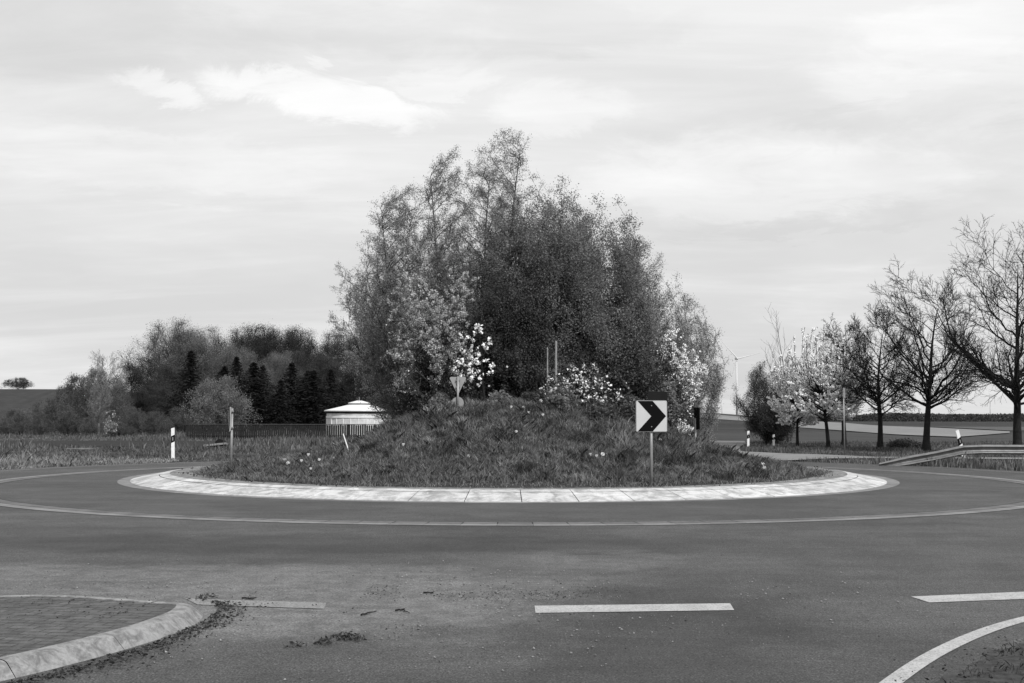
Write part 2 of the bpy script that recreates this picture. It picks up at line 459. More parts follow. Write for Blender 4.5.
def poly_sheet(name, pts, z, m):
    return struct(name, [(p[0], p[1], z) for p in pts], [tuple(range(len(pts)))], m)
poly_sheet('road_marking', [(.19, 9.22), (1.80, 9.37), (1.83, 9.71), (.19, 9.57)], .005, M['paint'])
poly_sheet('road_marking', [(3.52, 9.77), (5.0, 10.1), (5.05, 10.5), (3.48, 10.09)], .005, M['paint'])
poly_sheet('road_marking', [(-2.6, 9.60), (-1.52, 9.40), (-1.55, 9.70), (-2.8, 9.93)], .005, M['wornpaint'])
out = [(1.35, 5.4), (1.62, 5.95), (2.15, 6.83), (2.66, 7.6), (3.21, 8.30), (3.73, 8.86), (4.4, 9.42), (5.4, 10.05), (6.6, 10.55)]
inn = [(1.53, 5.33), (1.80, 5.9), (2.31, 6.74), (2.79, 7.46), (3.32, 8.13), (3.83, 8.66), (4.5, 9.22), (5.48, 9.85), (6.66, 10.35)]
def chaik(P):
    for _ in range(3): P = [P[0]] + [tuple(np.array(a_) * w_ + np.array(b_) * (1 - w_)) for a_, b_ in zip(P, P[1:]) for w_ in (.75, .25)] + [P[-1]]
    return P
out = chaik(out); inn = []
for i_ in range(len(out)):
    a_, b_ = np.array(out[max(i_ - 1, 0)]), np.array(out[min(i_ + 1, len(out) - 1)]); d_ = (b_ - a_) / np.linalg.norm(b_ - a_); inn.append((out[i_][0] + d_[1] * .118, out[i_][1] - d_[0] * .118))
V = []; Fc = []
for i, (p, q_) in enumerate(zip(out, inn)):
    V += [(p[0], p[1], .005), (q_[0], q_[1], .005)]
    if i: Fc.append((2 * i - 2, 2 * i - 1, 2 * i + 1, 2 * i))
struct('road_marking', V, Fc, M['paint'])
# bare earth verge inside the curve, lower right
ed = [(1.6, 5.3), (1.9, 5.8), (2.38, 6.65), (2.80, 7.22), (3.2, 7.7), (3.66, 8.17), (4.75, 9.0), (5.7, 9.6), (6.8, 10.1)]
n1, n2 = 140, 70
E_ = np.array(ed); tt = np.r_[0, np.cumsum(np.hypot(*np.diff(E_, axis=0).T))]
ts = np.linspace(0, tt[-1], n1); ex = np.interp(ts, tt, E_[:, 0]); ey = np.interp(ts, tt, E_[:, 1])
rngv = np.random.default_rng(3)
w = np.linspace(0, 1, n2)[:, None]
VX = ex[None] + w * 3.2 + .03 * np.sin(ex * 23)[None] * (1 - w) + .05 * np.sin(ex * 9 + 1)[None] * (1 - w); VY = ey[None] - w * 2.6
VZ = .006 + .035 * S(w, 0, .25) + 0 * VX
V = np.stack([VX, VY, VZ], -1).reshape(-1, 3)
i = np.arange(n2 - 1)[:, None] * n1 + np.arange(n1 - 1)[None]
struct('earth_verge', V, np.stack([i, i + n1, i + n1 + 1, i + 1], -1).reshape(-1, 4), M['cornersoil'], True)

# splitter island, lower left: pavers within a bevelled kerb
OUT = [(-6.8, 4.6), (-4.6, 5.6), (-3.22, 6.5), (-2.86, 7.05), (-2.50, 7.95), (-2.36, 8.6), (-2.38, 9.0), (-2.46, 9.25), (-2.85, 9.36), (-3.4, 9.58), (-3.85, 9.71), (-4.3, 9.62), (-6.0, 9.15), (-8.5, 8.5)]
def inset(P, d):
    n = len(P); Q = []
    for i in range(n):
        a_, b_, c_ = Vector(P[i - 1]), Vector(P[i]), Vector(P[(i + 1) % n])
        n1_ = (b_ - a_).normalized(); n2_ = (c_ - b_).normalized()
        nn = Vector((-n1_.y, n1_.x)) + Vector((-n2_.y, n2_.x)); nn.normalize()
        Q.append(tuple(b_ + nn * d))
    return Q
def smooth_loop(P, it=2):
    for _ in range(it):
        Q = []
        for i in range(len(P)):
            a_, b_ = Vector(P[i]), Vector(P[(i + 1) % len(P)])
            Q += [tuple(a_ * .75 + b_ * .25), tuple(a_ * .25 + b_ * .75)]
        P = Q
    return P
OUT = smooth_loop(OUT, 2)
def resample(P, n):
    P = np.array(P + [P[0]]); d = np.r_[0, np.cumsum(np.hypot(*np.diff(P, axis=0).T))]; t = np.linspace(0, d[-1], n, endpoint=False)
    return [(float(np.interp(u, d, P[:, 0])), float(np.interp(u, d, P[:, 1]))) for u in t], d[-1]
OUT, per = resample(OUT, 480)
bands = [(OUT, -.01), (inset(OUT, .085), .072), (inset(OUT, .10), .084), (inset(OUT, .125), .092), (inset(OUT, .155), .095), (inset(OUT, .21), .095), (inset(OUT, .21), .08)]
nO = len(OUT); V = []; Fc = []; stone = int(round(.92 / (per / nO))); st = 0
while st < nO:
    en = min(st + stone, nO); o = len(V); cnt = en - st + 1
    jz = random.uniform(-.003, .003)
    for j in range(cnt):
        a_ = (st + j) % nO; b_ = (st + j + 1) % nO; c_ = (st + j - 1) % nO
        for P_, z in bands:
            p = Vector(P_[a_])
            if j == 0: p = p.lerp(Vector(P_[b_]), .07)
            if j == cnt - 1: p = p.lerp(Vector(P_[c_]), .07)
            V.append((p.x, p.y, z + jz * (z > 0)))
    nb_ = len(bands)
    for j in range(cnt - 1):
        for k in range(nb_ - 1):
            p = o + j * nb_ + k; Fc.append((p, p + nb_, p + nb_ + 1, p + 1))
    st = en
struct('island_kerb', V, Fc, M['islandkerb'])
I1, I2, I3 = inset(OUT, .02), inset(OUT, .12), inset(OUT, .22)
struct('kerb_bed', [(x, y, -.01) for x, y in I1] + [(x, y, .07) for x, y in I2] + [(x, y, .075) for x, y in I3], [(k * nO + i, k * nO + (i + 1) % nO, (k + 1) * nO + (i + 1) % nO, (k + 1) * nO + i) for k in range(2) for i in range(nO)], M['darkgap'])
L4 = inset(OUT, .205)
struct('paving', [(x, y, .088) for x, y in L4], [tuple(range(nO))], M['pavers'])

# mound of the central island
nr, na = 60, 140
rr = np.linspace(0, 8.3, nr); aa = np.linspace(0, 2 * np.pi, na, endpoint=False)
X = ISL[0] + rr[:, None] * np.cos(aa)[None]; Y = ISL[1] + rr[:, None] * np.sin(aa)[None]
Z = mound(X, Y); Z[-1] = .15
V = np.stack([X, Y, Z], -1).reshape(-1, 3)
i = np.arange(nr - 1)[:, None] * na + np.arange(na)[None]; j = np.arange(nr - 1)[:, None] * na + (np.arange(na)[None] + 1) % na
struct('mound', V, np.stack([i, i + na, j + na, j], -1).reshape(-1, 4), M['soil'], True)

# ------------------------------------------------------------------ grass (stuff)
def blades(name, XY, Z, h, wd, m, seed, lean=.35):
    rg = np.random.default_rng(seed); n = len(XY)
    az = rg.random(n) * 2 * np.pi; u = np.stack([np.cos(az), np.sin(az), 0 * az], -1)
    la = rg.random(n) * 2 * np.pi; lv = np.stack([np.cos(la), np.sin(la), 0 * la], -1) * (lean * (rg.random(n) ** .7) * h)[:, None]
    base = np.concatenate([XY, Z[:, None]], -1)
    top = base + lv; top[:, 2] += h * (1 - .25 * rg.random(n))
    mid = base + lv * .35; mid[:, 2] += h * .55
    hw = (wd * .5)[:, None] * u
    V = np.stack([base - hw, base + hw, mid + hw * .8, top, mid - hw * .8], 1)
    Fc = np.arange(n * 5).reshape(n, 5)
    return tag(link_mesh(name, V.reshape(-1, 3), Fc, m), kind='stuff')

rg = np.random.default_rng(11)
n = 420000
r_ = 8.5 * np.sqrt(rg.random(n)); a_ = rg.random(n) * 2 * np.pi
XY = np.stack([ISL[0] + r_ * np.cos(a_), ISL[1] + r_ * np.sin(a_)], -1)
XY = XY[(XY[:, 1] < 34.5) | (rg.random(n) < .3)]
x, y = XY.T; r_ = np.hypot(x - ISL[0], y - ISL[1])
cl = vnoise(x, y, 1.6, 1) * .35 + vnoise(x, y, 4.0, 2) * .65
keep = rg.random(len(XY)) < np.clip(cl * 1.9 - .15, .12, 1) * np.where(r_ > 7.5, np.clip((8.35 - r_) * 1.2 + .5 * (vnoise(x, y, 1.1, 41) - .5), 0.02, 1), 1)
XY = XY[keep]; cl = cl[keep]; x, y = XY.T; r_ = r_[keep]
tuft = np.exp(-((x - 1.35) ** 2 + (y - 28.6) ** 2) / .35)
h = (.04 + .24 * cl ** 1.6 * (.4 + 1.1 * rg.random(len(x)))) * np.where(r_ > 7.6, .55, 1) + .10 * tuft * rg.random(len(x))
blades('grass', XY, mound(x, y) - .01, h, .009 + .012 * rg.random(len(x)), M['grass'], 5, .95)
rt = np.random.default_rng(61); nt_ = 330; r0_ = 7.7 * np.sqrt(rt.random(nt_)); a0_ = rt.random(nt_) * 6.283
cx_ = ISL[0] + r0_ * np.cos(a0_); cy_ = ISL[1] + r0_ * np.sin(a0_); sz_ = (.07 + .16 * rt.random(nt_) ** 1.5) * np.where(r0_ > 6.5, .6, 1) * np.where(cx_ < -2.2, .6, 1)
nb_ = 170; x = (cx_[:, None] + rt.normal(size=(nt_, nb_)) * sz_[:, None]).ravel(); y = (cy_[:, None] + rt.normal(size=(nt_, nb_)) * sz_[:, None]).ravel()
hh_ = ((.12 + .9 * sz_)[:, None] * (.5 + .7 * rt.random((nt_, nb_)))).ravel(); k = np.hypot(x - ISL[0], y - ISL[1]) < 8.0
hf = np.repeat(rt.random(nt_) < .42, nb_)
blades('tussock_grass', np.stack([x, y], -1)[k & hf], mound(x, y)[k & hf] - .01, hh_[k & hf], .008 + .010 * rt.random((k & hf).sum()), M['palegrass'], 62, 1.0)
blades('tussock_grass', np.stack([x, y], -1)[k & ~hf], mound(x, y)[k & ~hf] - .01, hh_[k & ~hf], .010 + .012 * rt.random((k & ~hf).sum()), M['weed'], 63, 1.0)
# a few paler dry stalks
n = 9000; r_ = 8.0 * np.sqrt(rg.random(n)); a_ = rg.random(n) * 2 * np.pi
XY = np.stack([ISL[0] + r_ * np.cos(a_), ISL[1] + r_ * np.sin(a_)], -1); x, y = XY.T
blades('dry_grass', XY, mound(x, y), .10 + .22 * rg.random(n) * vnoise(x, y, 1.2, 44), np.full(n, .008), M['palegrass'], 6, .7)

def verge(name, cond, box, n, hfun, wd, m, seed, lean=.4):
    rg = np.random.default_rng(seed)
    x = box[0] + (box[1] - box[0]) * rg.random(n); y = box[2] + (box[3] - box[2]) * rg.random(n)
    k = cond(x, y, rg); x, y = x[k], y[k]
    hh = hfun(x, y, rg); k = hh > .03; x, y, hh = x[k], y[k], hh[k]
    blades(name, np.stack([x, y], -1), terrain(x, y) - .02, hh, wd * (.6 + .8 * rg.random(len(x))), m, seed + 1, lean)

rd = lambda x, y: np.hypot(x - RING[0], y - RING[1])
# left roadside: a tall pale stand at the far left, lower mixed grass beyond it
verge('verge_grass', lambda x, y, g: (rd(x, y) > 16.2) & (rd(x, y) < 21) & (x < -12.2) & (x > -.46 * y - 1), (-24, -12, 24, 46), 26000,
      lambda x, y, g: (.16 + .34 * S(-x, 14.6, 16.4)) * (.3 + 1.0 * vnoise(x, y, 1.3, 3)) * (.6 + .5 * g.random(len(x))), .03, M['palegrass'], 21, .8)
verge('verge_grass', lambda x, y, g: (rd(x, y) > 16.05) & (x < 8) & (x > -.5 * y) & (x < -.02 * y), (-26, 3, 30, 58), 60000,
      lambda x, y, g: (.04 + .30 * vnoise(x, y, .9, 4) ** 2.0) * (.4 + .9 * g.random(len(x))), .03, M['meadow'], 23, .8)
verge('meadow_grass', lambda x, y, g: (x > -.5 * y) & (x < -.02 * y), (-60, 0, 56, 112), 70000,
      lambda x, y, g: (.05 + .5 * vnoise(x, y, .2, 5) * vnoise(x * .3, y, .6, 8) * 1.8) * (.4 + .9 * g.random(len(x))) * np.where((y > 61) & (y < 78) & (x < -16.5 + np.sin(y * .7)), .02, 1), .06, M['meadow'], 25)
# right roadside under the guard rail and beneath the row of trees
offpath = lambda x, y: ~((x > 9.5) & (x < 23) & (y > 43.0) & (y < 54.5 - 2.0 * np.maximum(x - 10.6, 0) + np.maximum(x - 14.5, 0) * 1.9))
offroad = lambda x, y: x > np.interp(y, [41, 48, 55, 63, 70.5, 79], [10.1, 10.7, 11.1, 12.6, 14.5, 16.1])
verge('verge_grass', lambda x, y, g: (rd(x, y) > 16.1) & (x < .5 * y) & offpath(x, y) & offroad(x, y) & (y > 30), (9, 38, 30, 76), 90000,
      lambda x, y, g: (.06 + .20 * vnoise(x, y, .7, 6)) * (.5 + .8 * g.random(len(x))), .03, M['meadow'], 27)
verge('rough_grass', lambda x, y, g: (rd(x, y) > 16.15) & (rd(x, y) < 18.5), (11.0, 24, 30, 41), 16000,
      lambda x, y, g: (.14 + .32 * vnoise(x, y, 1.3, 7) ** 1.3 + .22 * np.exp(-((x - 14.6) / .7) ** 2)) * (.5 + .8 * g.random(len(x))), .022, M['grass'], 29)
# thin grass on the bare corner
rg = np.random.default_rng(31); n = 26000
t = rg.random(n); k = rg.random(n) ** .8; px_ = np.interp(t * tt[-1], tt, E_[:, 0]); py_ = np.interp(t * tt[-1], tt, E_[:, 1])
x = px_ + k * 2.2 + .06; y = py_ - k * 1.8; kk = vnoise(x, y, 3.1, 12) * .6 + vnoise(x, y, 9, 13) * .4 > .38 - .22 * k; x, y = x[kk], y[kk]
blades('corner_grass', np.stack([x, y], -1), np.full(len(x), .03), .015 + .045 * rg.random(len(x)), .003 + .005 * rg.random(len(x)), M['weed'], 33, 1.3)

# ------------------------------------------------------------------ trees
def unit(v): return v / np.maximum(np.linalg.norm(v, axis=-1, keepdims=True), 1e-9)

def crown_f(t, c, w0, p, lo):
    up = (1 - np.clip((t - c) / (1.0 - c), 0, 1) ** 2) ** p
    dn = w0 + (1 - w0) * np.sin(.5 * np.pi * np.clip((t - lo) / max(c - lo, 1e-3), 0, 1))
    return np.where(t > c, up, dn)

def limbs(rg, trunk, lv, H, W):
    c, w0, p, lo = lv['env']; n = lv['n']
    tt_ = np.linspace(lo, .985, 400); f = crown_f(tt_, c, w0, p, lo); cdf = np.cumsum(f + .30); cdf /= cdf[-1]
    t = np.interp((np.arange(n) + rg.random(n)) / n, cdf, tt_)
    az = np.arange(n) * 2.399963 + rg.random(n) * .9
    rho = W * crown_f(t, c, w0, p, lo) * np.sqrt(lv.get('rin', .25) + (1 - lv.get('rin', .25)) * rg.random(n)) * (.86 + .22 * rg.random(n))
    z = H * t
    asc = lv['asc'] * (.75 + .5 * rg.random(n))
    za = np.clip(z - asc * rho, lv.get('amin', .1) * H * (.8 + .5 * rg.random(n)), .93 * H)
    za = np.minimum(za, z - .04 * H)
    za = np.maximum(za, .02 * H)
    pts0 = trunk[0]; k = rg.integers(0, len(pts0), n)
    # the stem whose top leans nearest to the target carries the limb
    if len(pts0) > 1:
        tgt = np.stack([rho * np.cos(az), rho * np.sin(az)], -1); mid = pts0[:, pts0.shape[1] // 2, :2]
        k = np.argmin(((tgt[:, None] * .5 - mid[None]) ** 2).sum(-1) + .15 * W * W * rg.random((n, len(pts0))), 1)
    P0 = np.empty((n, 3)); R0 = np.empty(n)
    for i in range(n):
        st = pts0[k[i]]; zz = st[:, 2]; P0[i] = [np.interp(za[i], zz, st[:, 0]), np.interp(za[i], zz, st[:, 1]), min(za[i], zz[-1])]
        R0[i] = np.interp(za[i], zz, trunk[1][k[i]])
    P2 = np.stack([rho * np.cos(az), rho * np.sin(az), z], -1)
    d = P2 - P0; L_ = np.linalg.norm(d, axis=-1)
    out = np.stack([np.cos(az), np.sin(az), np.full(n, lv.get('rise', .6))], -1); out /= np.linalg.norm(out, axis=-1, keepdims=True)
    P1 = P0 + out * (L_ * .5)[:, None]
    m = lv.get('seg', 8); u = np.linspace(0, 1, m + 1)[None, :, None]
    pts = P0[:, None] * (1 - u) ** 2 + 2 * P1[:, None] * u * (1 - u) + P2[:, None] * u * u
    wob = np.cumsum(rg.normal(size=pts.shape), 1) * (lv.get('wander', .03) * L_ / m ** .5)[:, None, None]; wob -= wob[:, :1]
    pts = pts + wob
    Rd = np.maximum(np.minimum(R0 * .62, lv.get('rk', .016) * L_ + .006), lv.get('rmin', .012))
    rad = Rd[:, None] * (1 - (1 - lv.get('tip', .22)) * u[..., 0] ** .9)
    return [pts, rad, L_, lv.get('sides', 5)]

def grow(rg, levels, H=0, W=0):
    res = []
    l0 = levels[0]; n0 = l0.get('n', 1)
    P = np.zeros((n0, 3)); P[:, :2] = rg.normal(size=(n0, 2)) * l0.get('spread', 0)
    az = np.arange(n0) * 2.399 + rg.random() * 6; an = np.radians(l0.get('ang', 0)) * (.5 + rg.random(n0))
    D = np.stack([np.sin(an) * np.cos(az), np.sin(an) * np.sin(az), np.cos(an)], -1)
    if 'lean' in l0: D = unit(D + np.array(l0['lean']))
    Ln = l0['len'] * (1 - .35 * rg.random(n0) * (n0 > 1)); Rd = np.full(n0, l0['r'])
    for li, lv in enumerate(levels):
        if 'env' in lv:
            res.append(limbs(rg, res[0], lv, H, W)); continue
        if li:
            k = lv['n']; pts, rad, Lp = res[-1][0], res[-1][1], res[-1][2]
            Np, Mp = pts.shape[:2]
            t = lv.get('t0', .2) + (lv.get('t1', 1) - lv.get('t0', .2)) * ((np.arange(k)[None] + rg.random((Np, k))) / k)
            t = np.clip(t, 0, .999); f = t * (Mp - 1); i = np.floor(f).astype(int); f = (f - i)[..., None]
            I = np.arange(Np)[:, None]
            p = pts[I, i] * (1 - f) + pts[I, i + 1] * f
            d = unit(pts[I, i + 1] - pts[I, i]); r0 = rad[I, i] * (1 - f[..., 0]) + rad[I, i + 1] * f[..., 0]
            ref = np.where(np.abs(d[..., 2:]) > .9, np.array([1., 0, 0]), np.array([0, 0, 1.]))
            u = unit(np.cross(d, ref)); w = np.cross(d, u)
            az = np.arange(k)[None] * 2.399 + rg.random((Np, 1)) * 6.28 + rg.normal(size=(Np, k)) * .4
            an = np.radians(lv['ang'] + rg.normal(size=(Np, k)) * lv.get('asd', 9))
            dd = d * np.cos(an)[..., None] + (u * np.cos(az)[..., None] + w * np.sin(az)[..., None]) * np.sin(an)[..., None]
            L_ = (np.full_like(Lp, lv['abs'] * W)[:, None] if 'abs' in lv else Lp[:, None] * lv['lr']) * (1 - lv.get('lt', .5) * (t - lv.get('t0', .2)) / (1 - lv.get('t0', .2) + 1e-6)) * (.7 + .6 * rg.random((Np, k)))
            P = p.reshape(-1, 3); D = unit(dd.reshape(-1, 3)); Ln = L_.ravel(); Rd = np.minimum(r0.ravel() * lv.get('rr', .55), lv.get('rmax', 9)); Rd = np.maximum(Rd, lv.get('rmin', .003))
        m = lv.get('seg', 4); pts = [P]; d = D
        for s in range(m):
            d = unit(d + rg.normal(size=d.shape) * lv.get('wander', .15) + np.array([0, 0, lv.get('up', 0)]) )
            pts.append(pts[-1] + d * (Ln / m)[:, None])
        pts = np.stack(pts, 1)
        tp = np.linspace(0, 1, m + 1)[None]
        rad = Rd[:, None] * (1 - (1 - lv.get('tip', .3)) * tp ** lv.get('tpow', .9))
        if li == 0 and lv.get('flare', 0): rad[:, 0] *= 1 + lv['flare']
        res.append([pts, rad, Ln, lv.get('sides', 4)])
    return res

def tubes(res):
    VV = []; FF = []; off = 0
    for pts, rad, _, S_ in res:
        N_, M_ = pts.shape[:2]
        d = np.empty_like(pts); d[:, 1:-1] = pts[:, 2:] - pts[:, :-2]; d[:, 0] = pts[:, 1] - pts[:, 0]; d[:, -1] = pts[:, -1] - pts[:, -2]
        d = unit(d); ref = np.where(np.abs(d[:, :1, 2:]) > .8, np.array([1., 0, 0]), np.array([0, 0, 1.]))
        u = unit(np.cross(d, np.broadcast_to(ref, d.shape))); w = np.cross(d, u)
        a = np.arange(S_) * 2 * np.pi / S_
        ring_ = pts[:, :, None] + rad[:, :, None, None] * (u[:, :, None] * np.cos(a)[:, None] + w[:, :, None] * np.sin(a)[:, None])
        VV.append(ring_.reshape(-1, 3))
        idx = np.arange(N_ * M_ * S_).reshape(N_, M_, S_) + off; nx = np.roll(idx, -1, 2)
        FF.append(np.stack([idx[:, :-1], nx[:, :-1], nx[:, 1:], idx[:, 1:]], -1).reshape(-1, 4)); off += N_ * M_ * S_
    return np.concatenate(VV), np.concatenate(FF)

def leaf_mesh(P, size, rg, asp=.6, flat=0.0):
    n = len(P); a = unit(rg.normal(size=(n, 3)) * np.array([1, 1, 1 - flat])); b = unit(np.cross(a, rg.normal(size=(n, 3))))
    sz = size * (.6 + .8 * rg.random(n))[:, None]
    V = np.stack([P - a * sz * .5, P + b * sz * asp * .5, P + a * sz * .5, P - b * sz * asp * .5], 1)
    return V.reshape(-1, 3), np.arange(n * 4).reshape(n, 4)

def sample(level, k, rg, t0=0.1, jit=.05):
    pts = level[0]; N_, M_ = pts.shape[:2]
    t = t0 + (1 - t0) * rg.random((N_, k)); f = t * (M_ - 1) * .9999; i = np.floor(f).astype(int); f = (f - i)[..., None]; I = np.arange(N_)[:, None]
    p = pts[I, i] * (1 - f) + pts[I, i + 1] * f
    return p.reshape(-1, 3) + rg.normal(size=(N_ * k, 3)) * jit

def fit_tree(res, H, W, pz=99.9, pw=93):
    Dp = None
    allp = np.concatenate([r[0].reshape(-1, 3) for r in res])
    zmax = np.percentile(allp[:, 2], pz)
    cx, cy = 0, 0
    wx = np.percentile(np.abs(allp[:, 0]), pw); wy = np.percentile(np.abs(allp[:, 1]), pw); ww = (wx + wy) / 2
    s = np.array([W / ww, (Dp or W) / ww, H / zmax])
    for r in res: r[0] = r[0] * s
    return res

def shape_crown(res, H, W, env):
    """bring the crown to a rounded outline: c height of the widest part, w0 width at the foot, p roundness of the top"""
    c, w0, p, lo = env
    pts = np.concatenate([r[0].reshape(-1, 3) for r in res[1:]]); rho = np.hypot(pts[:, 0], pts[:, 1]); tz = pts[:, 2] / H
    e = np.linspace(lo, 1.0, 15); cen, fac = [], []
    for a_, b_ in zip(e[:-1], e[1:]):
        k = (tz >= a_) & (tz < b_)
        if k.sum() < 12: continue
        t = (a_ + b_) / 2
        f = (1 - np.clip((t - c) / (1.04 - c), 0, 1) ** 2) ** p if t > c else w0 + (1 - w0) * math.sin(.5 * math.pi * (t - lo) / max(c - lo, 1e-3))
        cen.append(t); fac.append(np.clip(W * max(f, .05) / max(np.percentile(rho[k], 92), 1e-3), .3, 2.6))
    if not cen: return
    cen = np.array(cen); fac = np.convolve(np.r_[fac[0], fac, fac[-1]], [.25, .5, .25], 'valid')
    for r_ in res:
        t = r_[0][..., 2] / H; k = np.interp(t, cen, fac)
        k = np.where(t < lo, np.interp(t, [0, lo], [1, k.flat[0] if False else np.interp(lo, cen, fac)]), k)
        r_[0][..., 0] *= k; r_[0][..., 1] *= k
        r_[0][..., 2] = np.minimum(r_[0][..., 2], H * 1.0 - .02 * np.maximum(t - 1, 0) * H)

def make_tree(name, label, cat, loc, kind, H, W, seed, group=None, mats=None, rz=0.0):
    """kind picks the growth rules; H height, W crown half width in metres"""
    rg = np.random.default_rng(seed); K = KINDS[kind]
    lv = [dict(l) for l in K['levels']]
    if K.get('scale_r', True): lv[0]['r'] = lv[0]['r'] * H / 9
    if any('env' in l for l in lv):
        lv[0]['len'] = H * lv[0]['len']; res = grow(rg, lv, H, W)
    else:
        res = fit_tree(grow(rg, lv), H, W, K.get('pz', 99.95), K.get('pw', 93))
        if 'env' in K: shape_crown(res, H, W, K['env'])
    root = thing(name, label, cat, loc, rz, group)
    sp = K.get('split', 2)
    m = mats or K['mats']
    V, Fc = tubes(res[:sp]); link_mesh('trunk', V, Fc, M[m[0]], root, True)
    if K.get('twigs', True) and len(res) > sp:
        V, Fc = tubes(res[sp:])
        tw = link_mesh('crown', V, Fc, M[m[0]], root, True)
    else: tw = None
    for (lvl, k, size, jit, mi, asp, nm) in K.get('leaves', ()):
        P = sample(res[lvl], k, rg, K.get('lt0', .1), jit)
        if K.get('zmin'): P = P[P[:, 2] > K['zmin'] * H]
        pr = K.get('prune', 0)
        if pr:
            nn = vnoise(P[:, 0] + P[:, 1] * .35, P[:, 2], K.get('psc', 1.1), seed); P = P[rg.random(len(P)) < np.clip((nn - pr) * 5, .05, 1)]
        V, Fc = leaf_mesh(P, size, rg, asp)
        link_mesh(nm, V, Fc, M[m[mi]], tw or root)
    return root

